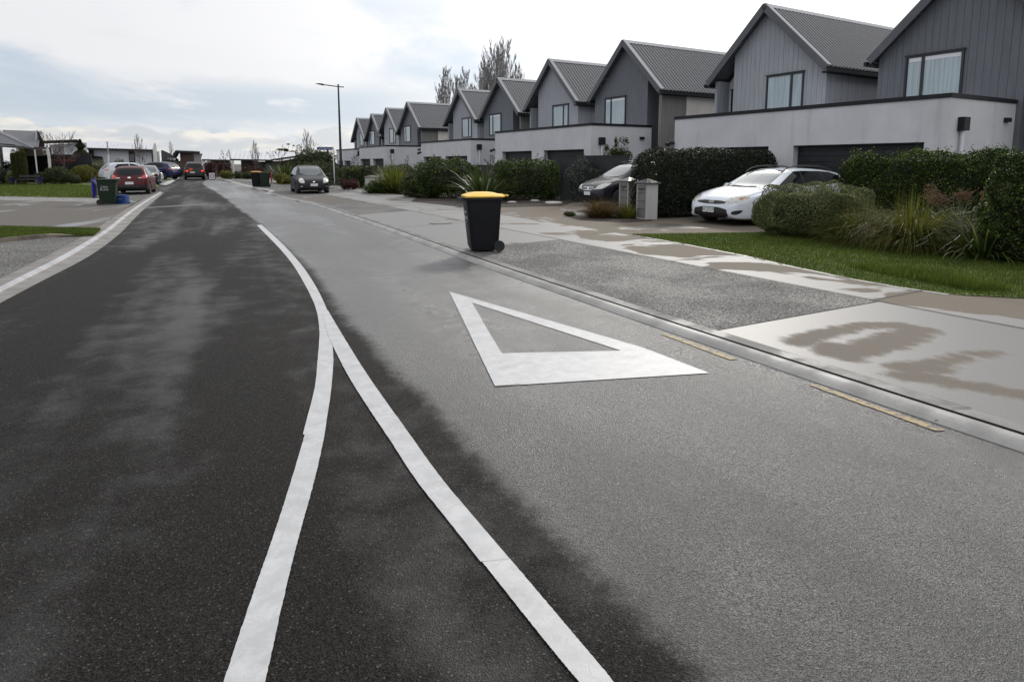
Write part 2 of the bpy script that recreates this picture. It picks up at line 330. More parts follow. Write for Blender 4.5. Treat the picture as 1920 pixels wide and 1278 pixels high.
# ------------------------------------------------------------------ object helpers
def tag(o, label=None, cat=None, group=None, kind=None):
    if label: o['label'] = label
    if cat: o['category'] = cat
    if group: o['group'] = group
    if kind: o['kind'] = kind
    return o
def empty(name, loc=(0, 0, 0), rz=0, label=None, cat=None, group=None):
    o = bpy.data.objects.new(name, None); COL.objects.link(o); o.location = loc; o.rotation_euler = (0, 0, rz)
    o.empty_display_size = .2
    return tag(o, label, cat, group)
def link(name, me, m, parent=None, smooth=False):
    mm = m if isinstance(m, (list, tuple)) else [m]
    for k in mm: me.materials.append(k)
    o = bpy.data.objects.new(name, me); COL.objects.link(o)
    if parent: o.parent = parent
    if smooth: me.shade_smooth()
    return o
def copy_tree(o, parent=None):
    c = o.copy(); COL.objects.link(c); c.parent = parent
    for ch in list(o.children): copy_tree(ch, c)
    return c
class MB:
    def __init__(s): s.v = []; s.f = []; s.mi = []
    def add(s, vs, fs, mi=0):
        n = len(s.v); s.v += [tuple(v) for v in vs]; s.f += [tuple(i + n for i in f) for f in fs]; s.mi += [mi] * len(fs); return s
    def box(s, x0, x1, y0, y1, z0, z1, mi=0):
        return s.add([(x0,y0,z0),(x1,y0,z0),(x1,y1,z0),(x0,y1,z0),(x0,y0,z1),(x1,y0,z1),(x1,y1,z1),(x0,y1,z1)],
                     [(0,3,2,1),(4,5,6,7),(0,1,5,4),(1,2,6,5),(2,3,7,6),(3,0,4,7)], mi)
    def prism(s, poly, axis, a, b, mi=0):      # poly in the two other axes, extruded a..b on axis
        n = len(poly)
        def P(u, w, t): return {'x': (t, u, w), 'y': (u, t, w), 'z': (u, w, t)}[axis]
        vs = [P(u, w, a) for u, w in poly] + [P(u, w, b) for u, w in poly]
        fs = [tuple(range(n))[::-1], tuple(range(n, 2 * n))] + [(i, (i + 1) % n, n + (i + 1) % n, n + i) for i in range(n)]
        return s.add(vs, fs, mi)
    def tube(s, pts, rad, n=8, mi=0, cap=True):
        pts = [Vector(p) for p in pts]; r = rad if isinstance(rad, (list, tuple)) else [rad] * len(pts)
        vs = []; fs = []
        prev = None
        for i, p in enumerate(pts):
            t = (pts[min(i + 1, len(pts) - 1)] - pts[max(i - 1, 0)]).normalized()
            a = (prev if prev is not None else (Vector((1, 0, 0)) if abs(t.x) < .9 else Vector((0, 1, 0))))
            a = (a - t * a.dot(t)).normalized(); prev = a; bb = t.cross(a)
            for k in range(n):
                an = 2 * PI * k / n; vs.append(p + (a * math.cos(an) + bb * math.sin(an)) * r[i])
        for i in range(len(pts) - 1):
            for k in range(n):
                k2 = (k + 1) % n; fs.append((i * n + k, i * n + k2, (i + 1) * n + k2, (i + 1) * n + k))
        if cap: fs += [tuple(range(n))[::-1], tuple(range((len(pts) - 1) * n, len(pts) * n))]
        return s.add(vs, fs, mi)
    def lathe(s, prof, n=24, axis='z', c=(0, 0, 0), mi=0):  # prof: (radius, along)
        vs = []; fs = []
        for (r, h) in prof:
            for k in range(n):
                a = 2 * PI * k / n; u, w = r * math.cos(a), r * math.sin(a)
                q = {'z': (u, w, h), 'y': (u, h, w), 'x': (h, u, w)}[axis]
                vs.append((q[0] + c[0], q[1] + c[1], q[2] + c[2]))
        for i in range(len(prof) - 1):
            for k in range(n):
                k2 = (k + 1) % n; fs.append((i * n + k, i * n + k2, (i + 1) * n + k2, (i + 1) * n + k))
        fs += [tuple(range(n))[::-1], tuple(range((len(prof) - 1) * n, len(prof) * n))]
        return s.add(vs, fs, mi)
    def build(s, name, m, parent=None, smooth=False, bevel=0, recalc=True):
        me = bpy.data.meshes.new(name); me.from_pydata(s.v, [], s.f); 
        for p, k in zip(me.polygons, s.mi): p.material_index = k
        if recalc:
            bm = bmesh.new(); bm.from_mesh(me); bmesh.ops.recalc_face_normals(bm, faces=bm.faces)
            if bevel: bmesh.ops.bevel(bm, geom=[e for e in bm.edges if len(e.link_faces) == 2 and e.calc_face_angle(0) > .6], offset=bevel, segments=2, affect='EDGES', profile=.6)
            bm.to_mesh(me); bm.free()
        o = link(name, me, m, parent)
        if smooth: me.shade_smooth(); me.set_sharp_from_angle(angle=math.radians(smooth if smooth is not True else 35))
        return o
def sheet(name, pts, m, z=None, kind='structure'):           # flat polygon, world points
    pts = [Vector(p) for p in pts]
    if z is not None: pts = [Vector((p.x, p.y, z)) for p in pts]
    vs2 = [p.to_2d() for p in pts]; n = len(pts)
    v, e, f, *_ = delaunay_2d_cdt(vs2, [(i, (i + 1) % n) for i in range(n)], [tuple(range(n))], 1, 1e-6)
    me = bpy.data.meshes.new(name); zz = pts[0].z
    me.from_pydata([(q.x, q.y, zz) for q in v], [], [tuple(k) for k in f])
    bm = bmesh.new(); bm.from_mesh(me)
    for fc in bm.faces:
        if fc.normal.z < 0: fc.normal_flip()
    bm.to_mesh(me); bm.free()
    o = link(name, me, m); 
    if kind: o['kind'] = kind
    return o
def resample(pts, step):
    pts = [Vector(p) for p in pts]; out = [pts[0]]
    for a, b in zip(pts, pts[1:]):
        n = max(1, int((b - a).length / step))
        for i in range(1, n + 1): out.append(a.lerp(b, i / n))
    return out
def smoothline(pts, it=2):
    pts = [Vector(p) for p in pts]
    for _ in range(it):
        q = [pts[0]]
        for a, b in zip(pts, pts[1:]): q += [a.lerp(b, .25), a.lerp(b, .75)]
        q.append(pts[-1]); pts = q
    return pts
def text_mesh(txt, size):
    cu = bpy.data.curves.new('t', 'FONT'); cu.body = txt; cu.size = size; cu.align_x = 'CENTER'; cu.align_y = 'CENTER'; cu.extrude = .0015
    o = bpy.data.objects.new('t', cu); COL.objects.link(o)
    dg = bpy.context.evaluated_depsgraph_get(); me = bpy.data.meshes.new_from_object(o.evaluated_get(dg))
    bpy.data.objects.remove(o); bpy.data.curves.remove(cu); return me
def text(name, txt, size, m, parent, mtx):
    me = text_mesh(txt, size); me.transform(mtx); me.materials.clear(); return link(name, me, m, parent)
def frame(origin, xaxis, yaxis):          # matrix placing text: x right, y up
    x = Vector(xaxis).normalized(); y = Vector(yaxis).normalized(); z = x.cross(y)
    return Matrix((( x.x, y.x, z.x, origin[0]), (x.y, y.y, z.y, origin[1]), (x.z, y.z, z.z, origin[2]), (0, 0, 0, 1)))
# ------------------------------------------------------------------ ground, road, kerbs
def big_sheet():
    me = bpy.data.meshes.new('ground'); R = 900
    me.from_pydata([(-R, -60, -.03), (R, -60, -.03), (R, R, -.03), (-R, R, -.03)], [], [(0, 1, 2, 3)])
    o = link('ground', me, M_ground); o['kind'] = 'structure'
big_sheet()
# kerb lines in photo pixels -> world
RK_IN = [(518,364.3),(530,368.3),(560,376),(596,381),(664,403),(737.5,427),(856,467.5),(946.7,500),(1060,536.7),(1193,580),(1329,622),(1462,668),(1920,811)]
RK_OUT = [(505,364.8),(528,373),(556,381),(584,388),(650,411),(731,442.5),(825,474),(887.5,495.6),(981,527),(1050,552.5),(1200,603),(1312.5,640.6),(1425,682),(1537,723),(1650,764),(1920,849)]
def linefit(px):                                   # v offset of a kerb line as a function of s
    a = [toSV(G(*p)) for p in px]; a.sort(); return a
rin = linefit(RK_IN); rout = linefit(RK_OUT)
def vat(tab, s):   # near end extrapolated, far end held
    xs = [t[0] for t in tab]; ys = [t[1] for t in tab]
    if s < xs[0]: return ys[0] + (s - xs[0]) * (ys[2] - ys[0]) / (xs[2] - xs[0]) * .3
    return float(np.interp(s, xs, ys))
# near part straight along the row, far part curves with measured points
def smv(tab, s):                                   # smoothed
    return sum(vat(tab, s + d) for d in (-1.6, -.8, 0, .8, 1.6)) / 5
ss = [-6 + .8 * i for i in range(52)]              # s from -6 to 35
def sweep(name, line_a, line_b, prof, m, parent=None, smooth=True):  # profile (t across a->b, z, matindex)
    vs = []; fs = []; mi = []
    n = len(prof)
    for a, b in zip(line_a, line_b):
        for t, z in [(q[0], q[1]) for q in prof]:
            p = a.lerp(b, t); vs.append((p.x, p.y, z))
    for i in range(len(line_a) - 1):
        for k in range(n - 1):
            fs.append((i * n + k, i * n + k + 1, (i + 1) * n + k + 1, (i + 1) * n + k)); mi.append(prof[k][2])
    me = bpy.data.meshes.new(name); me.from_pydata(vs, [], fs)
    for p, k in zip(me.polygons, mi): p.material_index = k
    bm = bmesh.new(); bm.from_mesh(me)
    for f in bm.faces:
        if f.normal.z < 0: f.normal_flip()
    bm.to_mesh(me); bm.free()
    o = link(name, me, m, parent); o['kind'] = 'structure'
    if smooth: me.shade_smooth(); me.set_sharp_from_angle(angle=math.radians(40))
    return o
WK = .33
la = [SV(s, smv(rin, s) - WK) for s in ss]; lb = [SV(s, smv(rin, s)) for s in ss]
PZ = .05
prof = [(0, -.02, 0), (.0, .006, 0), (.08, .022, 0), (.20, .046, 0), (.34, .055, 0), (.45, .048, 0), (.465, .010, 2), (.55, .008, 2), (.565, .050, 1), (.62, .052, 1), (.95, .055, 1), (.955, .045, 2), (1.0, .045, 2)]
sweep('kerb', la, lb, prof, [mat('kerb_roll_concrete', f_kerb((.25, .247, .238))), mat('kerb_strip_concrete', f_kerb((.13, .128, .122))), M_dark])
# far right kerb, curving with the bay to the end of the street
fr_px = [(515,365.5),(500,363.5),(514,359.5),(497,356),(470,350),(450,345.5),(432,340),(420,337.5),(404,336)]
fr = smoothline([G(*p) for p in fr_px], 1)
def offset(line, d):
    out = []
    for i, p in enumerate(line):
        t = (line[min(i + 1, len(line) - 1)] - line[max(i - 1, 0)]).normalized(); out.append(p + Vector((t.y, -t.x, 0)) * d)
    return out
sweep('kerb', offset(fr, -.25), offset(fr, .12), [(0, -.02, 0), (0, .005, 0), (.4, .05, 0), (1, .056, 0), (1, 0, 0)], [M_kerb])
# left kerb
LK_OUT = [(16,560),(80,526),(160,486),(202,457),(231,433),(255,406),(282,382),(308,361.5)]
LK_IN = [(0,530),(80,489),(144,454),(181,433),(207,414),(234,395.5),(266,377),(298,361)]
lo = [G(*p) for p in LK_OUT]; li = [G(*p) for p in LK_IN]
lo = [lo[0] + (lo[0] - lo[1]) * 4] + lo; li = [li[0] + (li[0] - li[1]) * 3.2] + li
lo = smoothline(lo, 3); li = smoothline(li, 3)
n = min(len(lo), len(li)); 
def even(line, n):
    L = [0]
    for a, b in zip(line, line[1:]): L.append(L[-1] + (b - a).length)
    return [Vector([float(np.interp(t, L, [p[k] for p in line])) for k in range(3)]) for t in np.linspace(0, L[-1], n)]
lo = even(lo, 80); li = even(li, 80)
M_lkhi = mat('kerb_highlight_concrete', f_kerb((.34, .345, .36)))  # highlight along the kerb top put into the concrete's colour
sweep('kerb', lo, li, [(0, -.02, 0), (0, .005, 0), (.40, .008, 0), (.47, .016, 1), (.56, .05, 1), (.60, .055, 2), (.98, .055, 2), (1, .045, 2)], [mat('gutter_concrete', f_kerb((.175, .165, .152))), M_lkhi, mat('kerb_back_concrete', f_kerb((.15, .138, .125)))])
# kerb return beyond the side street on the left
lf = smoothline([G(300,347.5), G(309,344.5), G(318,340), G(326,335.8), G(330,333)], 2)
sweep('kerb', offset(lf, .35), offset(lf, -.1), [(0, -.02, 0), (0, .005, 0), (.5, .05, 0), (1, .055, 0), (1, 0, 0)], [M_lkhi])
# road surface: one wide sheet under everything (kerbs sit on it)
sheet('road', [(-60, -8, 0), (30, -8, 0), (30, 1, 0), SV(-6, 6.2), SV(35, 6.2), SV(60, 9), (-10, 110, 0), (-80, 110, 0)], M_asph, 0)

# pavement right of the kerb (z = PZ), built in strips along the row
def svs(pts): return [SV(a, b) for a, b in pts]
def vin(s): return smv(rin, s)
JV = 7.1
def joint(s): return float(np.interp(s, [-8, 3.5, 8.7, 12, 19, 26, 34], [7.1, 7.1, 7.25, 7.35, 7.55, 7.7, 7.9]))
def footout(s): return float(np.interp(s, [-8, 3.8, 7, 12, 18, 26, 34], [8.3, 8.25, 8.75, 9.2, 9.3, 9.5, 9.8]))
def strip(name, s0, s1, fa, fb, m, z=PZ, s0b=None, s1b=None, n=16):
    s0b = s0 if s0b is None else s0b; s1b = s1 if s1b is None else s1b
    A = [SV(s0 + (s1 - s0) * i / n, fa(s0 + (s1 - s0) * i / n)) for i in range(n + 1)]
    B = [SV(s0b + (s1b - s0b) * i / n, fb(s0b + (s1b - s0b) * i / n)) for i in range(n + 1)]
    return sheet(name, A + B[::-1], m, z)
sA = toSV(G(1329, 622, PZ))[0]; sAj = toSV(G(1627, 569, PZ))[0]
sB = toSV(G(856, 467.5, PZ))[0]; sBj = toSV(G(1064, 448, PZ))[0]
sC = toSV(G(664, 403, PZ))[0]; sCj = toSV(G(797, 394, PZ))[0]
sD = toSV(G(606, 386, PZ))[0]; sDj = toSV(G(709, 378, PZ))[0]
gap = .006
strip('driveway', -6, sA, vin, lambda s: joint(s) - .01, M_conc, PZ, -6, sAj - gap)
strip('verge_paving', sA + gap, sB, vin, lambda s: joint(s) - .01, M_agg, PZ, sAj, sBj)
strip('driveway', sB + gap, sC, vin, lambda s: joint(s) - .01, M_conc, PZ, sBj + gap, sCj)
strip('verge_paving', sC + gap, sD, vin, lambda s: joint(s) - .01, M_agg, PZ, sCj + gap, sDj)
strip('footpath', -6, 34, joint, footout, M_foot, PZ, n=40)
# far paved bay round the parked hatchback, out to the end of the street
sheet('parking_bay', [SV(sD + gap, vin(sD)), G(596,381), G(560,377), G(528,371), G(505,364), G(512,359), G(470,350), G(450,345.5), G(432,340), G(404,336), G(420,333.5), G(560,340), G(640,353), G(760,377), SV(sDj + gap, joint(sDj))], M_agg, PZ - .004)
sheet('driveway', [G(510,366.5), G(560,377), G(606,386), G(709,378), G(660,368), G(620,369.5)], M_driv2, PZ - .0015)
sheet('footpath', [G(400,335.2,.05), G(500,341,.05), G(560,347,.05), G(600,352,.05), G(655,357.5,.05), G(760,377,.05), G(840,392,.05), G(860,388,.05), G(760,367,.05), G(650,350.5,.05), G(560,341,.05), G(480,336.5,.05), G(400,333,.05)], M_foot, PZ + .004)
# private driveways / forecourt slab behind the footpath, bedded soil beyond
sheet('ground', [SV(-10, 8.3), SV(36, 9.4), SV(60, 12), SV(95, 14), SV(95, 40), SV(-10, 40)], M_mulch, .02)
sheet('driveway', [SV(7.0, footout(7.0)), SV(8.0, 10.2), SV(9.1, 11.2), SV(9.4, 18.3), SV(13.3, 18.3), SV(13.4, 12.2), SV(15.3, 10.7), SV(16.4, 11.8), SV(17.3, 13.5), SV(17.3, 18.3), SV(21.6, 18.3), SV(21.6, 11.4), SV(23.5, 10.5), SV(25, footout(25))] , M_driv, PZ - .004)
# lawn wedge between footpath and garden bed
lawn_pts = [SV(3.72, 8.22), SV(4.3, 8.16), SV(4.9, 8.2), SV(6.0, 8.42), SV(7.06, 8.71), SV(8.8, 8.98), SV(10.5, 9.15), SV(10.2, 9.9), SV(9.8, 10.8), SV(9.35, 11.8), SV(9.3, 12.6), SV(4.2, 12.6), SV(2.4, 12.2), SV(1.9, 9.9)]
lawn = sheet('lawn', lawn_pts, M_grass, .056)
ep = [SV(3.72, 8.22), SV(4.3, 8.16), SV(4.9, 8.2), SV(6.0, 8.42), SV(7.06, 8.71), SV(8.8, 8.98), SV(10.5, 9.15)]
sheet('footpath_edge', ep + [p - Vector((VX, VY, 0)) * (.075 - .004 * i) for i, p in enumerate(ep)][::-1], mat('pale_edge_strip', wetconc((.24, .22, .19), (.30, .295, .28), (.42, .5), .45, 3, 2.2)), .0545)
sheet('driveway', [SV(-8, 8.2), SV(3.9, 8.2), SV(1.9, 10.2), SV(-8, 14)], M_driv, PZ - .004)
sheet('verge', [SV(-6, 4.9), SV(24, 5.9), SV(30, 6.6), G(560,379), G(545,374), G(520,366), G(470,349), G(404,336.4), G(404,333.5), G(560,340), G(640,352), G(760,372), G(900,378), SV(9, 12), SV(-6, 12)], M_agg, .036)
# dark control joints (sunk gaps)
jm = MB()
def groove(p, q, w=.012, z=PZ + .004):
    p = Vector(p); q = Vector(q); d = (q - p).normalized(); nn = Vector((-d.y, d.x, 0)) * w / 2
    jm.add([(p + nn).to_tuple()[:2] + (z,), (p - nn).to_tuple()[:2] + (z,), (q - nn).to_tuple()[:2] + (z,), (q + nn).to_tuple()[:2] + (z,)], [(0, 1, 2, 3)])
for i in range(40):
    s = -6 + i; groove(SV(s, joint(s)), SV(s + 1, joint(s + 1)), .022, PZ + .008)
groove(SV(sA, vin(sA)), SV(sAj, joint(sAj)), .016); 
groove(SV((sB + sC) / 2, vin(15)), SV((sBj + sCj) / 2, joint(15)), .02)
for s in (4.0, 1.0, 7.3, 11.0, 14.5, 18, 22): groove(SV(s, joint(s)), SV(s, footout(s)), .014, PZ + .008)
o = jm.build('paving_joints', M_dark); o['kind'] = 'structure'
# kerb joints (cuts across the kerb)
jm = MB()
for s in (4.25, 4.75, 8.6, 12.4, 16.2, 1.9):
    for t0, t1, z in ((0, .36, .0), (.58, .95, 0)):
        p = SV(s, vin(s) - WK + t0 * WK + .01); q = SV(s - .06, vin(s) - WK + t1 * WK)
        z0 = .012 if t0 == 0 else .0565; z1 = .049 if t0 == 0 else .0575
        d = (q - p).normalized(); nn = Vector((-d.y, d.x, 0)) * .004
        jm.add([(*(p + nn)[:2], z0 + .003), (*(p - nn)[:2], z0 + .003), (*(q - nn)[:2], z1 + .003), (*(q + nn)[:2], z1 + .003)], [(0, 1, 2, 3)])
o = jm.build('kerb_joints', M_dark); o['kind'] = 'structure'

# road markings -------------------------------------------------
def ribbon(name, L, R, z=.005, m=M_paint, label=None, cat='road marking', jitter=.0012):
    a = [G(*p) for p in L]; b = [G(*p) for p in R]
    a = even(smoothline(a, 2), 140); b = even(smoothline(b, 2), 140)
    r = random.Random(3); mb = MB()
    vs = []
    for p, q in zip(a, b):
        vs.append((p.x + r.uniform(-1, 1) * jitter, p.y, z)); vs.append((q.x + r.uniform(-1, 1) * jitter, q.y, z))
    mb.add(vs, [(2 * i, 2 * i + 1, 2 * i + 3, 2 * i + 2) for i in range(len(a) - 1)])
    o = mb.build(name, m); return tag(o, label, cat) if label else o
L1 = [(481.4,422.3),(503,444),(525,466.5),(548,494),(564,520),(580,549),(594.5,582),(599.6,619),(598,650),(595.7,674),(591.8,725),(578,775.7),(568,815)]
L1b = [(571.5,815.6),(546.8,900),(515,1000),(472,1120),(420,1278),(365,1440)]
R1 = [(490,421.5),(512,441),(533,460.7),(560,490),(578,514),(597,545),(614.5,582),(622,620),(623.9,650.5),(625.8,674),(621,736.6),(613,783.6),(608,820)]
R1b = [(608,820),(590.6,900),(562,1000),(532,1120),(498,1278),(460,1440)]
ml = empty('lane_line', (0, 0, 0), 0, 'white painted line forking left from the centre line towards the bottom of the picture', 'road marking')
for a, b in ((L1, R1), (L1b, R1b)):
    o = ribbon('stripe', a, b); o.parent = ml
mr = empty('lane_line', (0, 0, 0), 0, 'white painted line of the fork running down to the right, below the triangle', 'road marking')
L2 = [(604,586),(612,622),(625,652),(654,709),(697,776),(736.6,834),(777.7,900),(836,972),(901,1055)]
R2 = [(614.5,582),(632,612),(650.5,642.7),(681.8,693.5),(725,756),(768,815),(820,890),(892,975),(956,1050)]
L2b = [(904,1055),(987,1160),(1082,1278),(1210,1420)]
R2b = [(956,1050),(1048,1158),(1150,1278),(1260,1420)]
R2b[0] = (956, 1049)
for a, b in ((L2, R2), (L2b, R2b)):
    o = ribbon('stripe', a, b, .0074 if a is L2 else .0066); o.parent = mr
# give way triangle
def polymark(name, outer, holes, z, m, parent=None, jit=0):
    loops = [outer] + holes; pts = []; edges = []; faces = []
    for lp in loops:
        w = resample([G(*p) for p in lp] + [G(*lp[0])], .08)[:-1]
        k = len(pts); pts += [(p + Vector((random.uniform(-1, 1), random.uniform(-1, 1), 0)) * jit).to_2d() for p in w]; edges += [(k + i, k + (i + 1) % len(w)) for i in range(len(w))]; faces.append(tuple(range(k, k + len(w))))
    v, e, f, ov, oe, of = delaunay_2d_cdt(pts, edges, faces, 1, 1e-7)
    if holes:
        f = [fc for fc, orig in zip(f, of) if not any(i > 0 for i in orig)]
    me = bpy.data.meshes.new(name); me.from_pydata([(q.x, q.y, z) for q in v], [], [tuple(k) for k in f])
    bm = bmesh.new(); bm.from_mesh(me)
    for fc in bm.faces:
        if fc.normal.z < 0: fc.normal_flip()
    bm.to_mesh(me); bm.free()
    return link(name, me, m, parent)
tri = polymark('give_way_triangle', [(842,547),(1205,652),(1330,700),(928,725)], [[(885,568),(940,663),(1165,658)]], .005, M_paint, None, .001)
tag(tri, 'large white outlined give way triangle painted on the right hand lane', 'road marking')
polymark('stripe_overlap', [(842,547),(880,563),(976,721),(928,725)], [], .0075, M_paint, tri, .002)
# yellow no stopping dashes
for k, (q, lab) in enumerate(((((1238,626.5),(1249,624.5),(1384,673.6),(1368,675)), 'worn yellow dash beside the kerb level with the triangle'), (((1515,722),(1530,721),(1772,807),(1755,809)), 'worn yellow dash beside the kerb nearest the right edge'))):
    o = polymark('yellow_dash', list(q), [], .005, M_yel, None, .002); tag(o, lab, 'road marking', 'yellow no stopping dashes')
o = polymark('faint_line', [(262,390.5),(300,387.3),(360,383.5),(392,382.3),(392,383.5),(300,388.8),(262,391.8)], [], .005, mat('faded_line_paint', col=(.10, .10, .10), rough=.6, var=.3)); tag(o, 'faint worn pale line crossing the left lane near the far driveway', 'road marking')

# manhole cover in the driveway
mc = G(826, 418.5, PZ); mh = empty('manhole_cover', (mc.x, mc.y, PZ + .004), 0, 'round cast iron manhole cover set in the wet concrete driveway', 'manhole')
M_iron = mat('cast_iron', col=(.06, .055, .05), rough=.5, metal=.6, var=.4, vscale=30)
g = MB().lathe([(.30, 0), (.30, .006), (.0, .006)], 32)
for i in range(-4, 5):
    for j in range(-4, 5):
        if (i + j) % 1 == 0 and math.hypot(i, j) * .06 < .26: g.box(i * .06 - .02, i * .06 + .02, j * .06 - .02, j * .06 + .02, .004, .010, 1)
g.build('cover_plate', [M_iron, mat('wet_iron', col=(.32, .30, .28), rough=.35, metal=.4)], mh)

# left side ------------------------------------------------------
sheet('verge_paving', [G(*p) for p in [(-900,1100),(-300,700)]] + [li[i] for i in range(0, 50, 3) if toSV(li[i])[0] < toSV(G(176,447))[0]] + [G(176,446.5), G(90,450), G(0,459), G(-150,482), G(-700,560)], M_agg, .045)
sheet('driveway', [G(-900,436), G(-200,431), G(0,427), G(189,431.5), G(207,413.5), G(234,395.5), G(250,384.5), G(258,382.2), G(175,381.5), G(0,378), G(-900,371)], M_driv2, .050)
ks = MB()   # low kerb stub holding the grass strip
base = [(-300,503),(-100,475),(0,459),(42,454),(85,450),(120,448),(176,446)]
tp = [.17, .15, .13, .125, .12, .09, .05]
A = [G(*p) for p in base]; vs = []; 
for p, h in zip(A, tp):
    n_ = Vector((0, .13, 0)); vs += [(p.x, p.y, .03), (p.x, p.y + .02, h), (p.x, p.y + .15, h), (p.x, p.y + .16, .03)]
for i in range(len(A) - 1):
    b_ = 4 * i
    ks.add([vs[b_ + k] for k in range(8)], [(0, 4, 5, 1), (1, 5, 6, 2), (2, 6, 7, 3)])
o = ks.build('kerb', mat('stained_kerb', wetconc((.20, .17, .14), (.10, .085, .07), (.5, .6), .6, 1.5, 2.2))); o['kind'] = 'structure'
sheet('grass_strip', [G(-400,450), G(0,444.5,.12), G(85,438.6,.12), G(176,442,.06), G(189,431.5,.06), G(0,427.5,.06), G(-400,424,.06)], M_grass, .075)
sheet('gravel_strip', [G(-900,366), G(-200,370), G(0,378), G(175,381.5), G(258,382.2), G(236,375), G(175,373.8), G(0,370.5), G(-900,362)], M_gravel, .055)
sheet('lawn', [G(-900,361), G(0,370), G(176,373.5), G(200,372), G(215,362), G(222,350), G(170,345), G(120,343.5), G(0,344), G(-900,344)], M_grass, .06)
sheet('parking_bay', [G(215,374), G(232,374.5), G(250,383), G(268,376), G(296,361.5), G(290,354), G(240,352), G(215,360)], M_agg, .048)
sheet('lawn', [G(170,345.5), G(222,350.5), G(300,352), G(292,346), G(190,340), G(120,341)], M_grass, .062)
sheet('driveway', [G(255,346), G(300,347.3), G(309,344), G(318,340), G(300,339.5), G(240,341)], M_agg, .052)
sheet('lawn', [G(300,339.5), G(318,340), G(325,335.5), G(300,336.2)], M_grass, .06)
# side street and ground beyond
sheet('garden_soil', [G(-900,343.8), G(0,343.8), G(170,344.5), G(200,339), G(160,334), G(-900,334)], M_mulch, .055)
o = polymark('dark_kerb_line', [(-300,348.6),(0,348.6),(160,349.6),(160,350.8),(0,350.2),(-300,350.2)], [], .066, M_mulch); o['kind'] = 'structure'
# ------------------------------------------------------------------ terrace houses
M_board_d = mat('dark_cladding', f_board((.104, .113, .130)))
M_board_l = mat('mid_grey_cladding', f_board((.275, .292, .32)))
M_board_s = mat('brown_grey_cladding', f_board((.16, .158, .15)))
M_plast = mat('pale_plaster', f_plaster((.51, .517, .54)))
M_plast2 = mat('cream_plaster', f_plaster((.56, .545, .51)))
M_cap = mat('black_parapet_cap', col=(.012, .013, .016), spec=.25, rough=.5, var=.1)
M_roof = mat('dark_steel_roof', col=(.052, .055, .062), rough=.26, metal=.0, spec=.8, var=.12)
M_flash = mat('pale_roof_flashing', col=(.26, .27, .285), rough=.4, var=.08)
M_barge = mat('grey_barge_board', col=(.075, .08, .09), rough=.5, var=.1)
M_frame = mat('black_window_frame', col=(.016, .018, .024), rough=.45)
def f_pane(c, cur=True):
    def fn(T, b):
        x, y, z = T.sep(T.obj)[:3]
        w = T.noise(T.comb(T.math('MULTIPLY', T.math('ADD', x, y), 1.0), 0.0, T.math('MULTIPLY', z, .04)), 14, 3, .5)
        col = T.mix(T.mapr(w, .35, .65), tuple(k * .82 for k in c), tuple(k * 1.12 for k in c)) if cur else T.mix(0.0, c, c)
        T.set(b.inputs['Base Color'], col); b.inputs['Roughness'].default_value = .5; b.inputs['Specular IOR Level'].default_value = .5
        b.inputs['Coat Weight'].default_value = 1; b.inputs['Coat Roughness'].default_value = .02
    return fn
M_pane = mat('curtained_glass', f_pane((.30, .37, .40)))
M_paned = mat('dark_glass', f_pane((.02, .025, .03), False))
M_door = mat('charcoal_roller_door', col=(.022, .024, .028), spec=.3, rough=.45, var=.15)
M_white = mat('white_pvc', col=(.62, .63, .66), rough=.35)
def window(parent, x0, x1, y, z0, z1, split, name='window', pane=None, axis='x', blind=False):
    """framed window on the plane y (facing -y)"""
    pane = pane or M_pane
    t = .055; f = MB()
    f.box(x0 - t, x0, y - .05, y + .03, z0 - t, z1 + t); f.box(x1, x1 + t, y - .05, y + .03, z0 - t, z1 + t)
    f.box(x0, x1, y - .05, y + .03, z0 - t, z0); f.box(x0, x1, y - .05, y + .03, z1, z1 + t)
    f.box(x0 - t - .03, x1 + t + .03, y - .08, y - .0, z1 + t + .002, z1 + t + .04)
    xs = [x0] + [x0 + (x1 - x0) * q for q in split] + [x1]
    for q in xs[1:-1]: f.box(q - .045, q + .045, y - .045, y + .03, z0, z1)
    fo = f.build(name, M_frame, parent)
    for a, b in zip(xs, xs[1:]):
        MB().box(a + .03, b - .03, y - .012, y + .01, z0 + .002, z1 - .002).build('pane', pane, fo)
        if blind: MB().box(a + .05, b - .05, y - .02, y - .013, z1 - .13, z1 - .01).build('blind', M_white, fo)
    return fo
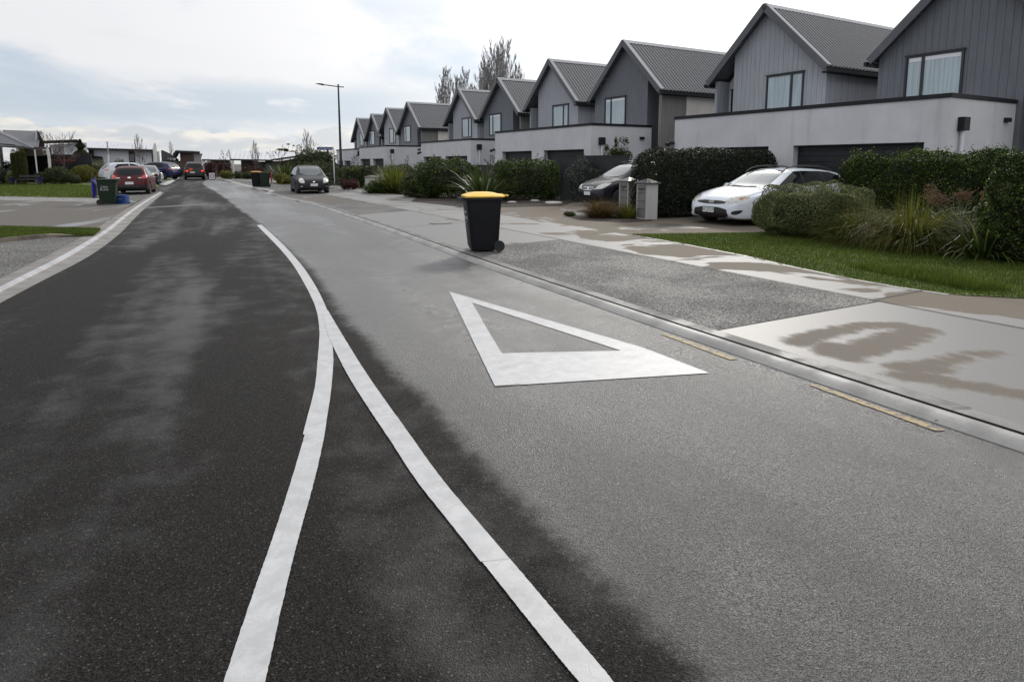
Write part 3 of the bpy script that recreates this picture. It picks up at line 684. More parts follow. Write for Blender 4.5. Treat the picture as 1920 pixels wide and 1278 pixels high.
def townhouse(s_apex, label, dark, W=5.45, zap=7.75, zev=5.15, L=9.5, vf=21.8, z0=0.0, detail=True, rightpanel=False, group=None, gap=0):
    c = SV(s_apex, vf, z0)
    root = empty('townhouse', c, ROWROT, label, 'house', group or 'gabled townhouses of the terrace')
    hw = W / 2 - .12; sgn = 1 if dark else -1        # alcove side in local x
    sl = (zap - zev) / (W / 2)
    def zr(x): return zap - .16 - abs(x) * sl        # underside of roof
    a, b = -hw, hw
    ain = hw - 1.0                                    # alcove start
    m = M_board_d if dark else M_board_l
    mb = MB()
    xa, xb = (-hw, ain) if sgn > 0 else (-ain, hw)
    poly = [(xa, 0), (xb, 0), (xb, zr(xb))] + [(0, zr(0))] + [(xa, zr(xa))]
    mb.prism(poly, 'y', 0, L)
    mb.build('wall', m, root)
    # alcove: recessed pale wall, side fin
    x0, x1 = (ain + .002, hw) if sgn > 0 else (-hw, -ain - .002)
    mb = MB(); mb.prism([(x0, 0), (x1 - (.14 if sgn > 0 else 0), 0), (x1 - (.14 if sgn > 0 else 0), zr(x1)), (x0, zr(x0))] if sgn > 0 else [(x0 + .14, 0), (x1, 0), (x1, zr(x1)), (x0 + .14, zr(x0))], 'y', .75, L - .1)
    mb.build('alcove_wall', M_plast2 if dark else M_plast, root)
    xo0, xo1 = (hw - .137, hw) if sgn > 0 else (-hw, -hw + .137)
    mb = MB(); mb.box(xo0, xo1, 0, L, 0, zr(hw)); mb.build('side_wall', M_board_s if dark else M_board_l, root)
    if detail:
        wx0, wx1 = (ain + .28, hw - .24) if sgn > 0 else (-hw + .34, -ain - .28)
        window(root, wx0, wx1, .74, 2.35 if dark else 3.4, 4.62 if dark else 4.7, [.5] if dark else [])
        wz0, wz1 = 3.62, 4.97
        if dark: window(root, -1.66, -.06, -.004, wz0, wz1, [.3], blind=True)
        else: window(root, .1, 1.64, -.004, wz0, wz1, [.7])
        if rightpanel:
            MB().box(hw, hw + .06, 1.6, 4.1, 2.0, zr(hw) - .12).build('side_panel', M_plast2, root)
            MB().box(hw, hw + .03, 4.12, 4.26, 2.0, zr(hw) - .12).build('side_post', M_frame, root)
    # roof: two slopes with standing ribs, ridge, barge boards, gutters
    r = MB(); ov = .32; oe = .1
    for sg in (-1, 1):
        n_ = Vector((sg * sl, 0, 1)).normalized()
        e = Vector((sg * (W / 2 + oe), 0, zap - (W / 2 + oe) * sl)); t = Vector((sg * .0, 0, zap))
        d = (e - t).normalized()
        def Q(u, y, h): p = t + d * u + n_ * h; return (p.x, y, p.z)
        LL = (e - t).length
        u0, u1, y0, y1 = 0.0, LL, -ov, L
        v8 = [Q(u0, y0, -.10), Q(u1, y0, -.10), Q(u1, y1, -.10), Q(u0, y1, -.10), Q(u0, y0, 0), Q(u1, y0, 0), Q(u1, y1, 0), Q(u0, y1, 0)]
        r.add(v8, [(0,3,2,1),(4,5,6,7),(0,1,5,4),(1,2,6,5),(2,3,7,6),(3,0,4,7)])
        y = -ov + .2
        while y < L - .1:
            q8 = [Q(.12, y, .001), Q(u1 - .01, y, .001), Q(u1 - .01, y + .10, .001), Q(.12, y + .10, .001), Q(.12, y + .03, .042), Q(u1 - .02, y + .03, .042), Q(u1 - .02, y + .07, .042), Q(.12, y + .07, .042)]
            r.add(q8, [(4,5,6,7),(0,1,5,4),(1,2,6,5),(2,3,7,6),(3,0,4,7)])
            y += .22
    ro = r.build('roof', M_roof, root)
    rc = MB()
    for sg in (-1, 1):
        n_ = Vector((sg * sl, 0, 1)).normalized(); d = Vector((sg, 0, -sl)).normalized()
        p0 = Vector((0, 0, zap)) + n_ * .045; p1 = p0 + d * .22; p2 = p1 - n_ * .03
        rc.add([(p0.x * 0, -ov, p0.z + .03), (p1.x, -ov, p1.z), (p2.x, -ov, p2.z), (0, -ov, p0.z), (0, L, p0.z + .03), (p1.x, L, p1.z), (p2.x, L, p2.z), (0, L, p0.z)], [(0, 1, 5, 4), (1, 2, 6, 5), (2, 3, 7, 6), (0, 3, 2, 1), (4, 5, 6, 7)])
    rc.build('ridge_cap', M_flash, ro)
    bg = MB()
    for sg in (-1, 1):
        n_ = Vector((sg * sl, 0, 1)).normalized(); d = Vector((sg, 0, -sl)).normalized(); t = Vector((0, 0, zap))
        LL = math.hypot(W / 2 + oe, (W / 2 + oe) * sl) + .01
        c_ = [t + n_ * .05, t + d * LL + n_ * .05, t + d * LL - n_ * .20, t - n_ * .20 + Vector((0, 0, -.0))]
        bg.prism([(p.x, p.z) for p in c_], 'y', -ov - .035, -ov - .002)
        tp = [t + n_ * .051, t + d * LL + n_ * .051, t + d * LL + n_ * .075, t + n_ * .075]
        bg.prism([(p.x, p.z) for p in tp], 'y', -ov - .04, -ov + .17, 1)
    bb = bg.build('barge_board', [M_barge, M_flash], root)
    gt = MB(); zg = zap - (W / 2 + oe) * sl
    for sg in (-1, 1):
        xa_, xb_ = sorted((sg * (W / 2 + oe), sg * (W / 2 + oe + .11)))
        gt.box(xa_, xb_, -ov - .03, L, zg - .20, zg - .06)
        xa_, xb_ = sorted((sg * (hw + .001), sg * (W / 2 + oe - .002))); gt.box(xa_, xb_, -ov, L, zg - .22, zg - .16)
    gt.build('gutter', M_cap, root)
    return root
def garage(s0, s1, doors, label, vf=18.18, vb=22.15, ztop=3.285, zhead=2.16, z0=0., pipe=True):
    """s0 = end nearest the camera; local x grows towards the camera end"""
    c = SV(s1, vf, z0); root = empty('garage_block', c, ROWROT, label, 'garage', 'double garage blocks of the terrace')
    L = s1 - s0; D = vb - vf; w = MB(); th = .3
    xs = sorted([(s1 - a, s1 - b) if a > b else (s1 - b, s1 - a) for a, b in doors]); xs = [(min(p), max(p)) for p in xs]
    cur = 0
    for a, b in xs:
        w.box(cur, a, 0, th, 0, zhead); cur = b
    w.box(cur, L, 0, th, 0, zhead); w.box(0, L, 0, th, zhead + .0001, ztop)
    w.box(0, .25, th + .0001, D, 0, ztop); w.box(L - .25, L, th + .0001, D, 0, ztop); w.box(.2501, L - .2501, th, D, 2.9, 3.0)
    wo = w.build('wall', M_plast, root)
    cp = MB(); cp.box(-.03, L + .03, -.03, .33, ztop + .001, ztop + .115); cp.box(-.03, .28, .331, D, ztop + .001, ztop + .115); cp.box(L - .28, L + .03, .331, D, ztop + .001, ztop + .115)
    cp.build('parapet_cap', M_cap, root)
    for a, b in xs:
        d = MB(); z = .02
        d.box(a, b, .27, .29, .02, zhead)
        while z < zhead - .03:
            d.box(a + .005, b - .005, .235, .27, z, min(z + .165, zhead - .01)); z += .18
        d.build('garage_door', M_door, root)
        lt = MB(); lt.box(a, b, -.012, .10, zhead - .03, zhead - .002); lt.build('door_lintel', M_cap, root)
    if pipe:
        MB().box(L + .001, L + .17, .42, .72, 2.45, 2.80).build('rainwater_head', M_cap, root, bevel=.01)
        MB().tube([(L + .075, .57, 0.02), (L + .075, .57, 2.449)], .045, 12).build('downpipe', M_white, root, smooth=True)
        MB().box(L + .001, L + .10, 2.95, 3.2, 2.75, 2.87).build('vent', M_cap, root)
        lm = MB().box(-.16, .02, -.12, -.001, 2.32, 2.45); lm.box(-.28, -.17, -.22, -.06, 2.26, 2.40); lm.build('wall_lamp', M_cap, root, bevel=.01)
    return root
townhouse(10.05, 'dark clad gabled townhouse at the right edge, nearest of the terrace', True)
townhouse(17.15, 'mid grey gabled townhouse behind the nearest white garage block', False)
townhouse(25.62, 'dark gabled townhouse with cream side panel and tall alcove window', True, rightpanel=True)
townhouse(32.40, 'mid grey gabled townhouse with two-door garage behind the black fence', False)
townhouse(38.75, 'dark gabled townhouse in front of the bare poplars, fifth gable from the right', True, zap=7.38, zev=4.95)
townhouse(45.0, 'mid grey gabled townhouse left of the poplars, its right eave over a small recess', False, zap=7.25, zev=4.85)
townhouse(55.9, 'dark gabled townhouse with a long ribbed roof and cream side wall, behind the flax', True, zap=7.15, zev=4.80, rightpanel=True)
townhouse(61.7, 'mid grey gabled townhouse, third from the far end of the terrace', False, zap=7.05, zev=4.6)
townhouse(66.4, 'dark gabled townhouse, second from the far end of the terrace', True, zap=6.78, zev=4.4, W=5.0)
townhouse(71.7, 'mid grey gabled townhouse at the far left end of the terrace beside the street lamp', False, zap=6.66, zev=4.3, W=4.8)
garage(8.61, 18.43, [(9.18, 13.13), (14.07, 17.3)], 'nearest white garage block with black roller doors behind the white car')
garage(23.78, 33.07, [(24.33, 27.79), (28.99, 32.2)], 'second white garage block behind the black fence', vb=21.9, ztop=3.34, zhead=2.26)
garage(36.29, 44.55, [(36.81, 40.21), (40.93, 44.14)], 'third white garage block behind the big shrub mass', ztop=3.06, zhead=2.07, vb=21.9)
garage(52.58, 60.13, [(53.16, 56.09), (56.87, 59.81)], 'fourth white garage block right of the street lamp', ztop=3.03, zhead=2.0, vb=21.9)
garage(62.17, 68.4, [(63.2, 65.4), (65.9, 67.8)], 'farthest white garage block directly behind the street lamp', ztop=2.92, zhead=1.85, vf=18.18, vb=21.9)
# the last single garage wing between the third and fourth blocks is the grey recess wall

# ------------------------------------------------------------------ cars
def paint(name, c, rough=.35, coat=.6, metal=0.0):
    return mat(name, col=c, rough=rough, coat=coat, metal=metal, spec=.3, var=.04)
M_tyre = mat('tyre_rubber', col=(.014, .014, .015), rough=.8, var=.2)
M_rim = mat('alloy_rim', col=(.42, .43, .45), rough=.3, metal=.8)
M_black = mat('black_plastic', col=(.012, .012, .013), rough=.45)
M_glassc = mat('tinted_car_glass', col=(.006, .007, .008), rough=.05, spec=.25, coat=0)
M_wind = mat('windscreen_glass', col=(.035, .048, .048), rough=.06, spec=.6, coat=.45)
M_lamp = mat('headlamp_lens', col=(.42, .42, .38), rough=.12, spec=1, coat=1, var=.35, vscale=14)
M_red = mat('tail_lamp_lens', col=(.42, .012, .012), rough=.12, coat=1)
M_amber = mat('amber_lens', col=(.42, .13, .04), rough=.2, coat=1)
M_plate = mat('white_number_plate', col=(.62, .63, .62), rough=.4); M_ink = mat('black_lettering', col=(.02, .02, .02), rough=.6)
M_chrome = mat('chrome', col=(.7, .71, .73), rough=.15, metal=1)
def chaikin(P, it):
    for _ in range(it):
        q = [P[0]]
        for a, b in zip(P, P[1:]): q += [tuple(a[k] * .75 + b[k] * .25 for k in range(2)), tuple(a[k] * .25 + b[k] * .75 for k in range(2))]
        q.append(P[-1]); P = q
    return P
def smooth1(tab):
    P = chaikin([tuple(p) for p in tab], 3); xs = [p[0] for p in P]; ys = [p[1] for p in P]
    return lambda x: float(np.interp(x, xs, ys))
def make_car(name, label, spec, pos, heading, group=None, cat='car'):
    """local x: 0 at nose, grows to the tail; heading = world angle of travel direction"""
    L, Wd_, Hh = spec['L'], spec['W'], spec['H']; hw = Wd_ / 2
    root = empty(name, pos, 0, label, cat, group)
    root.rotation_euler = (0, 0, heading + PI)       # local +x points to the tail
    off = -L / 2                                    # centre the car on its Empty
    zt = smooth1(spec['top']); zs = smooth1(spec['belt']); wf = smooth1(spec['plan']); zb = smooth1(spec['bottom'])
    Wr = spec['roofw'] / 2; r = spec['r']; R = r + .055
    wx = spec['wheels']
    xs = list(np.linspace(0, L, int(L / .045)))
    for w in wx: xs += [w - R + .001, w + R - .001, w - R - .004, w + R + .004]
    for e in (.008, .02, L - .02, L - .008): xs.append(e)
    xs = sorted(xs)
    def section(x):
        w = wf(x); t = zt(x); s_ = min(zs(x), t - .005); lo = zb(x); arch = False
        for q in wx:
            if abs(x - q) < R:
                h = r + math.sqrt(max(0, R * R - (x - q) ** 2)); 
                if h > lo: lo = h; arch = True
        s_ = max(s_, lo + .03); t = max(t, s_ + .01)
        up = t - s_; c = min(1, max(0, (up - .05) / .13)); c = c * c * (3 - 2 * c); fu = min(1, up / (Hh - .95))
        k4y = (w * .86) * (1 - c) + (w * .93 * (1 - fu) + min(Wr, w * .92) * fu) * c; k4z = t - (up * .30 * (1 - c) + .06 * c)
        flare = 1.012 if arch else 1.0
        P = [(0, lo), (w * .6, lo), (w * .955 * flare, lo), (w * .995, lo + .15 * (s_ - lo)), (w, lo + .5 * (s_ - lo)), (w * .985, lo + .85 * (s_ - lo)), (w * .955, s_), (w * .90 * (1 - c) + (w * .93) * c, s_ + .06 * up)]
        P += [(k4y, k4z), (k4y * .80, t - .018 * c - up * .08 * (1 - c)), (k4y * .4, t - .004), (0, t)]
        return [P[0]] + chaikin(P[1:], 2)
    rows = [section(x) for x in xs]; n = len(rows[0])
    vs = []; fs = []; mi = []
    for x, row in zip(xs, rows):
        for (y, z) in row: vs.append((x + off, y, z))
        for (y, z) in row[1:-1][::-1]: vs.append((x + off, -y, z))
    m = 2 * n - 2
    for i in range(len(xs) - 1):
        for k in range(m):
            k2 = (k + 1) % m
            fs.append((i * m + k, (i + 1) * m + k, (i + 1) * m + k2, i * m + k2)); mi.append(1 if (k < 2 or k >= m - 2) else 0)
    fs += [tuple(range(m)), tuple(range((len(xs) - 1) * m, len(xs) * m))[::-1]]; mi += [0, 0]
    B = MB(); B.v = vs; B.f = fs; B.mi = mi
    body = B.build('body', [spec['paint'], M_black], root, smooth=50)
    bm = bmesh.new(); bm.from_mesh(body.data); bvh = BVHTree.FromBMesh(bm); bm.free()
    def decal(pname, poly, view, m_, parent=None, eps=.004, step=.05, mirror=False, smooth=True):
        """poly 2D. views: 'side' (x,z) hit along -y; 'front'/'rear' (y,z); 'dl' wrapped front corner; 'top' (x,y)"""
        outs = []
        for sg in ((1, -1) if mirror else (1,)):
            ply = chaikin(poly + [poly[0]], 1)[1:-1] if smooth else poly
            pts = []
            nn = len(ply)
            for i in range(nn):
                a, b = ply[i], ply[(i + 1) % nn]; q = max(1, int(math.hypot(b[0] - a[0], b[1] - a[1]) / step))
                pts += [(a[0] + (b[0] - a[0]) * j / q, a[1] + (b[1] - a[1]) * j / q) for j in range(q)]
            ne = len(pts); us = [p[0] for p in pts]; ws = [p[1] for p in pts]
            inner = []
            def inside(u, w):
                c = False
                for i in range(ne):
                    (x1, y1), (x2, y2) = pts[i], pts[i - 1]
                    if (y1 > w) != (y2 > w) and u < (x2 - x1) * (w - y1) / (y2 - y1) + x1: c = not c
                return c
            u = min(us) + step / 2
            while u < max(us):
                w = min(ws) + step / 2
                while w < max(ws):
                    if inside(u, w) and min((u - p[0]) ** 2 + (w - p[1]) ** 2 for p in pts) > (step * .4) ** 2: inner.append((u, w))
                    w += step
                u += step
            v, e, f, *_ = delaunay_2d_cdt([Vector(p) for p in pts + inner], [(i, (i + 1) % ne) for i in range(ne)], [tuple(range(ne))], 1, 1e-6)
            vs3 = []; ok = []
            for q in v:
                if view == 'side': o_, d_ = Vector((q.x + off, 3 * sg, q.y)), Vector((0, -sg, 0))
                elif view == 'front': o_, d_ = Vector((-6, q.x * sg, q.y)), Vector((1, 0, 0))
                elif view == 'rear': o_, d_ = Vector((6, q.x * sg, q.y)), Vector((-1, 0, 0))
                elif view == 'fc': dd = Vector((1, -sg * .75, 0)).normalized(); o_ = Vector((-L / 2, q.x * sg, q.y)) - dd * 4; d_ = dd
                elif view == 'rc': dd = Vector((-1, -sg * .75, 0)).normalized(); o_ = Vector((L / 2, q.x * sg, q.y)) - dd * 4; d_ = dd
                elif view == 'top': o_, d_ = Vector((q.x + off, q.y * sg, 4)), Vector((0, 0, -1))
                h, nr, ix, ds = bvh.ray_cast(o_, d_)
                if h is None: vs3.append((0, 0, 0)); ok.append(False)
                else:
                    if nr.dot(d_) > 0: nr = -nr
                    vs3.append(tuple(h + nr * eps)); ok.append(True)
            f = [fc for fc in f if all(ok[i] for i in fc)]
            if not f: continue
            me = bpy.data.meshes.new(pname); me.from_pydata(vs3, [], [tuple(k) for k in f])
            b2 = bmesh.new(); b2.from_mesh(me); bmesh.ops.delete(b2, geom=[q for q in b2.verts if not q.link_faces], context='VERTS')
            bmesh.ops.recalc_face_normals(b2, faces=b2.faces)
            ff = b2.faces[0] if len(b2.faces) else None
            if ff is not None and view != 'top':
                want = {'side': Vector((0, sg, 0)), 'front': Vector((-1, 0, 0)), 'rear': Vector((1, 0, 0)), 'fc': Vector((-1, sg * .75, 0)), 'rc': Vector((1, sg * .75, 0))}[view]
                if ff.normal.dot(want) < 0: bmesh.ops.reverse_faces(b2, faces=b2.faces)
            b2.to_mesh(me); b2.free()
            outs.append(link(pname, me, m_, parent or root, smooth=True))
        return outs
    for (pname, poly, view, m_, mir, *ex) in spec['decals']:
        decal(pname, poly, view, m_, mirror=mir, **(ex[0] if ex else {}))
    # wheels
    for q in wx:
        for sg in (1, -1):
            we = empty('wheel', (q + off, sg * (wf(q) - .115), r), 0); we.parent = root
            w_ = .10
            MB().lathe([(r * .60, -w_), (r * .90, -w_), (r * .97, -w_ * .85), (r, -w_ * .5), (r, w_ * .5), (r * .97, w_ * .85), (r * .90, w_), (r * .60, w_)], 36, 'y').build('tyre', M_tyre, we, smooth=True)
            rim = MB(); rim.lathe([(r * .62, sg * w_ * .9), (r * .58, sg * w_ * .92), (r * .54, sg * w_ * .5), (.001, sg * w_ * .45)], 30, 'y')
            ns = spec.get('spokes', 7)
            for k in range(ns):
                a = 2 * PI * k / ns; ca, sa = math.cos(a), math.sin(a); h = .035
                y0, y1 = sg * w_ * .5, sg * w_ * .88
                P4 = [(-h * .6, .04), (h * .6, .04), (h, r * .57), (-h, r * .57)]
                q8 = [(u * ca - w2 * sa, yy, u * sa + w2 * ca) for yy in (y0, y1) for u, w2 in P4]
                rim.add(q8, [(0, 1, 2, 3), (4, 7, 6, 5), (0, 4, 5, 1), (1, 5, 6, 2), (2, 6, 7, 3), (3, 7, 4, 0)])
            rim.lathe([(.055, sg * w_ * .45), (.055, sg * w_ * .93), (.03, sg * w_ * .96)], 14, 'y')
            rim.build('rim', M_rim, we, smooth=30)
    # mirrors
    if 'mirror' in spec:
        mx, mz = spec['mirror']
        for sg in (1, -1):
            y0 = sg * (hw * .93)
            b_ = MB(); 
            for i in range(7):
                pass
            prof = [(-.001, .0), (.045, .012), (.07, .04), (.078, .09), (.07, .15), (.045, .19), (-.001, .20)]
            b_.lathe([(max(.002, a), h) for a, h in prof], 14, 'y')
            b_.v = [(mx + off + x * .75, y0 + sg * (y + .05), mz + z * .95) for x, y, z in b_.v]
            b_.build('mirror', spec.get('mirmat', spec['paint']), root, smooth=True)
            MB().tube([(mx + off + .02, y0 - sg * .04, mz - .04), (mx + off, y0 + sg * .07, mz - .01)], .022, 8).build('mirror_arm', M_black, root)
    return root, decal, off
def plate(root, decal_x, y, z, txt, facing, mtxt=M_ink, w=.36, h=.125):
    """facing -1: at the nose, looking -x; +1 at the tail"""
    x = decal_x
    p = MB().box(x - .008, x + .008, y - w / 2, y + w / 2, z - h / 2, z + h / 2).build('number_plate', M_plate, root, bevel=.004)
    if txt:
        xa = (0, -1, 0) if facing < 0 else (0, 1, 0)
        text('plate_lettering', txt, h * .95, mtxt, p, frame((x + facing * .0095, y, z), xa, (0, 0, 1)))
    return p
def heading_of(v): return math.atan2(v[1], v[0])

# white estate car -------------------------------------------------
W1 = paint('white_car_paint', (.62, .66, .71), .3)
wag = dict(L=4.83, W=1.886, H=1.50, roofw=1.28, r=.325, wheels=[.94, 3.79], paint=W1, spokes=9,
    top=[(0,.50),(.03,.62),(.12,.74),(.35,.83),(.75,.92),(1.15,.985),(1.32,1.01),(1.75,1.22),(2.12,1.40),(2.45,1.475),(3.0,1.495),(3.7,1.465),(4.25,1.40),(4.5,1.32),(4.68,1.12),(4.79,.95),(4.83,.62)],
    belt=[(0,.48),(.05,.58),(.2,.67),(.6,.80),(1.2,.90),(1.6,.92),(2.4,.945),(3.4,.985),(4.2,1.03),(4.6,1.02),(4.78,.90),(4.83,.58)],
    plan=[(0,.56),(.04,.68),(.14,.79),(.40,.895),(.85,.935),(1.5,.94),(3.6,.943),(4.3,.92),(4.65,.85),(4.8,.76),(4.83,.66)],
    bottom=[(0,.34),(.06,.24),(.25,.19),(1.2,.18),(3.6,.19),(4.5,.24),(4.8,.33),(4.83,.40)],
    mirror=(1.78, .985),
    decals=[
     ('windscreen', [(-.60,.985),(.60,.985),(.63,1.02),(.545,1.405),(.50,1.425),(-.50,1.425),(-.545,1.405),(-.63,1.02)], 'front', M_wind, False, dict(eps=.006)),
     ('rear_window', [(-.50,1.02),(.50,1.02),(.46,1.34),(-.46,1.34)], 'rear', M_glassc, False),
     ('side_window', [(1.50,.985),(2.62,1.00),(2.62,1.405),(2.40,1.395),(2.10,1.27)], 'side', M_glassc, True, dict(smooth=False)),
     ('side_window', [(2.66,1.00),(3.52,1.035),(3.48,1.40),(2.66,1.41)], 'side', M_glassc, True, dict(smooth=False)),
     ('side_window', [(3.56,1.04),(4.42,1.08),(4.45,1.12),(4.20,1.30),(3.90,1.375),(3.52,1.395)], 'side', M_glassc, True, dict(smooth=False)),
     ('headlight', [(.44,.605),(.62,.605),(.90,.64),(1.16,.72),(1.24,.79),(.90,.815),(.66,.765),(.50,.68)], 'fc', M_lamp, True, dict(step=.03, eps=.006)),
     ('indicator', [(.86,.69),(1.07,.725),(1.12,.75),(.90,.755)], 'fc', M_amber, True, dict(step=.02, eps=.010)),
     ('grille', [(-.42,.575),(.42,.575),(.50,.665),(-.50,.665)], 'front', M_black, False, dict(step=.03, eps=.006)),
     ('lower_grille', [(-.52,.25),(.52,.25),(.57,.32),(.50,.50),(-.50,.50),(-.57,.32)], 'front', M_black, False, dict(step=.04, eps=.006)),
     ('fog_lamp_recess', [(.66,.33),(.86,.33),(1.02,.42),(1.00,.45),(.68,.42)], 'fc', M_black, True, dict(step=.03, eps=.006)),
     ('window_pillar', [(2.60,.998),(2.68,1.0),(2.68,1.41),(2.60,1.405)], 'side', M_black, True, dict(smooth=False, eps=.003)),
     ('window_pillar', [(3.50,1.03),(3.58,1.036),(3.55,1.398),(3.46,1.40)], 'side', M_black, True, dict(smooth=False, eps=.003)),
     ('door_seam', [(1.50,.30),(1.512,.30),(1.512,.96),(1.50,.96)], 'side', M_black, True, dict(smooth=False)),
     ('door_seam', [(2.64,.30),(2.652,.30),(2.652,.97),(2.64,.97)], 'side', M_black, True, dict(smooth=False)),
     ('bonnet_seam', [(.16,-.60),(1.28,-.74),(1.28,-.752),(.16,-.612)], 'top', M_black, True, dict(smooth=False)),
     ('registration_sticker', [(.42,1.02),(.52,1.02),(.52,1.12),(.42,1.12)], 'front', mat('pale_blue_sticker', col=(.45,.62,.66), rough=.6), False, dict(smooth=False, eps=.010)),
     ('wiper_blade', [(-.50,1.005),(.02,1.00),(.02,1.012),(-.50,1.02)], 'front', M_black, False, dict(smooth=False, eps=.012)),
     ('wiper_blade', [(.06,1.00),(.56,1.02),(.56,1.035),(.06,1.014)], 'front', M_black, False, dict(smooth=False, eps=.012)),
     ('tail_light', [(.70,.95),(1.0,.90),(1.02,1.1),(.72,1.15)], 'rc', M_red, True, dict(step=.04)),
    ])
cs, cv = 11.30, 12.42 + 4.83 / 2
hd = heading_of((-VX, -VY))
wroot, dec, off = make_car('estate_car', 'white estate car with black roof rails parked in front of the nearest garage', wag, SV(cs, cv, .015), hd)
wroot.scale = (.98, .985, .98)
for sg in (1, -1):
    rr = MB(); pts = [(2.0, 1.385), (2.22, 1.495), (2.5, 1.545), (3.0, 1.56), (3.6, 1.54), (4.0, 1.49), (4.2, 1.425)]
    rr.tube([(x + off, sg * .575, z - .012) for x, z in pts], .018, 8); rr.build('roof_rail', M_black, wroot, smooth=True)
MB().tube([(2.42 + off, 0, 1.47), (2.50 + off, 0, 1.56)], .008, 6).build('aerial', M_black, wroot)
em = MB().lathe([(.075, -.012), (.075, 0), (.001, .004)], 24, 'x', (.035 + off, 0, .628)); em.v = [(x, y * 1.2, .628 + (z - .628) * .55) for x, y, z in em.v]; em.build('badge', M_chrome, wroot, smooth=True)
plate(wroot, off - .012, .06, .42, 'FCJ727', -1)
# dark people carrier behind the letterboxes -----------------------
D1 = paint('black_blue_car_paint', (.007, .007, .013), .4, .3)
mpv = dict(L=4.28, W=1.75, H=1.62, roofw=1.22, r=.31, wheels=[.82, 3.58], paint=D1,
    top=[(0,.56),(.04,.68),(.15,.79),(.45,.90),(.85,1.0),(1.0,1.05),(1.45,1.30),(1.85,1.50),(2.2,1.58),(2.8,1.62),(3.6,1.57),(4.0,1.45),(4.2,1.15),(4.28,.7)],
    belt=[(0,.52),(.06,.64),(.3,.76),(.8,.90),(1.4,.95),(2.4,.98),(3.4,1.0),(4.0,1.03),(4.22,.95),(4.28,.6)],
    plan=[(0,.52),(.04,.64),(.16,.75),(.42,.84),(.9,.87),(3.6,.875),(4.1,.82),(4.28,.68)],
    bottom=[(0,.36),(.08,.24),(.3,.20),(3.8,.2),(4.2,.3),(4.28,.4)], mirror=(1.55, 1.05),
    decals=[
     ('windscreen', [(-.60,1.03),(.60,1.03),(.56,1.46),(.50,1.52),(-.50,1.52),(-.56,1.46)], 'front', M_wind, False, dict(eps=.006)),
     ('side_window', [(1.45,1.04),(2.25,1.06),(2.25,1.50),(2.0,1.47),(1.7,1.30)], 'side', M_glassc, True, dict(smooth=False)),
     ('side_window', [(2.3,1.06),(3.1,1.08),(3.1,1.51),(2.3,1.51)], 'side', M_glassc, True, dict(smooth=False)),
     ('side_window', [(3.15,1.08),(3.9,1.12),(3.7,1.40),(3.15,1.49)], 'side', M_glassc, True, dict(smooth=False)),
     ('headlight', [(.42,.64),(.55,.62),(.80,.65),(1.10,.80),(1.14,.86),(.80,.82),(.55,.75)], 'fc', M_lamp, True, dict(step=.03, eps=.006)),
     ('chrome_grille', [(-.40,.58),(.40,.58),(.46,.70),(-.46,.70)], 'front', M_chrome, False, dict(step=.03, eps=.004)),
     ('grille_slot', [(-.36,.60),(-.04,.60),(-.04,.635),(-.39,.635)], 'front', M_black, True, dict(step=.03, eps=.009, smooth=False)),
     ('grille_slot', [(-.40,.65),(-.04,.65),(-.04,.68),(-.42,.68)], 'front', M_black, True, dict(step=.03, eps=.009, smooth=False)),
     ('lower_grille', [(-.55,.27),(.55,.27),(.5,.40),(-.5,.40)], 'front', M_black, False),
     ('wiper_blade', [(-.52,1.05),(-.02,1.045),(-.02,1.06),(-.52,1.07)], 'front', M_black, False, dict(smooth=False, eps=.012)),
     ('wiper_blade', [(.02,1.045),(.54,1.06),(.54,1.08),(.02,1.06)], 'front', M_black, False, dict(smooth=False, eps=.012)),
     ('bonnet_crease', [(.2,-.012),(.95,-.012),(.95,.012),(.2,.012)], 'top', M_chrome, False, dict(smooth=False)),
    ])
ps, pv = toSV(G(1090, 362, .5))
mroot, dec, off = make_car('people_carrier', 'black people carrier with pale windscreen, nose poking out behind the letterbox pillars', mpv, SV(ps - .55, pv + 2.0, .05), hd)
for sg in (1, -1): MB().tube([(2.0 + off, sg * .55, 1.57), (2.4 + off, sg * .55, 1.63), (3.4 + off, sg * .55, 1.63), (3.8 + off, sg * .55, 1.53)], .016, 8).build('roof_rail', M_black, mroot, smooth=True)
plate(mroot, off - .012, 0, .47, '', -1)
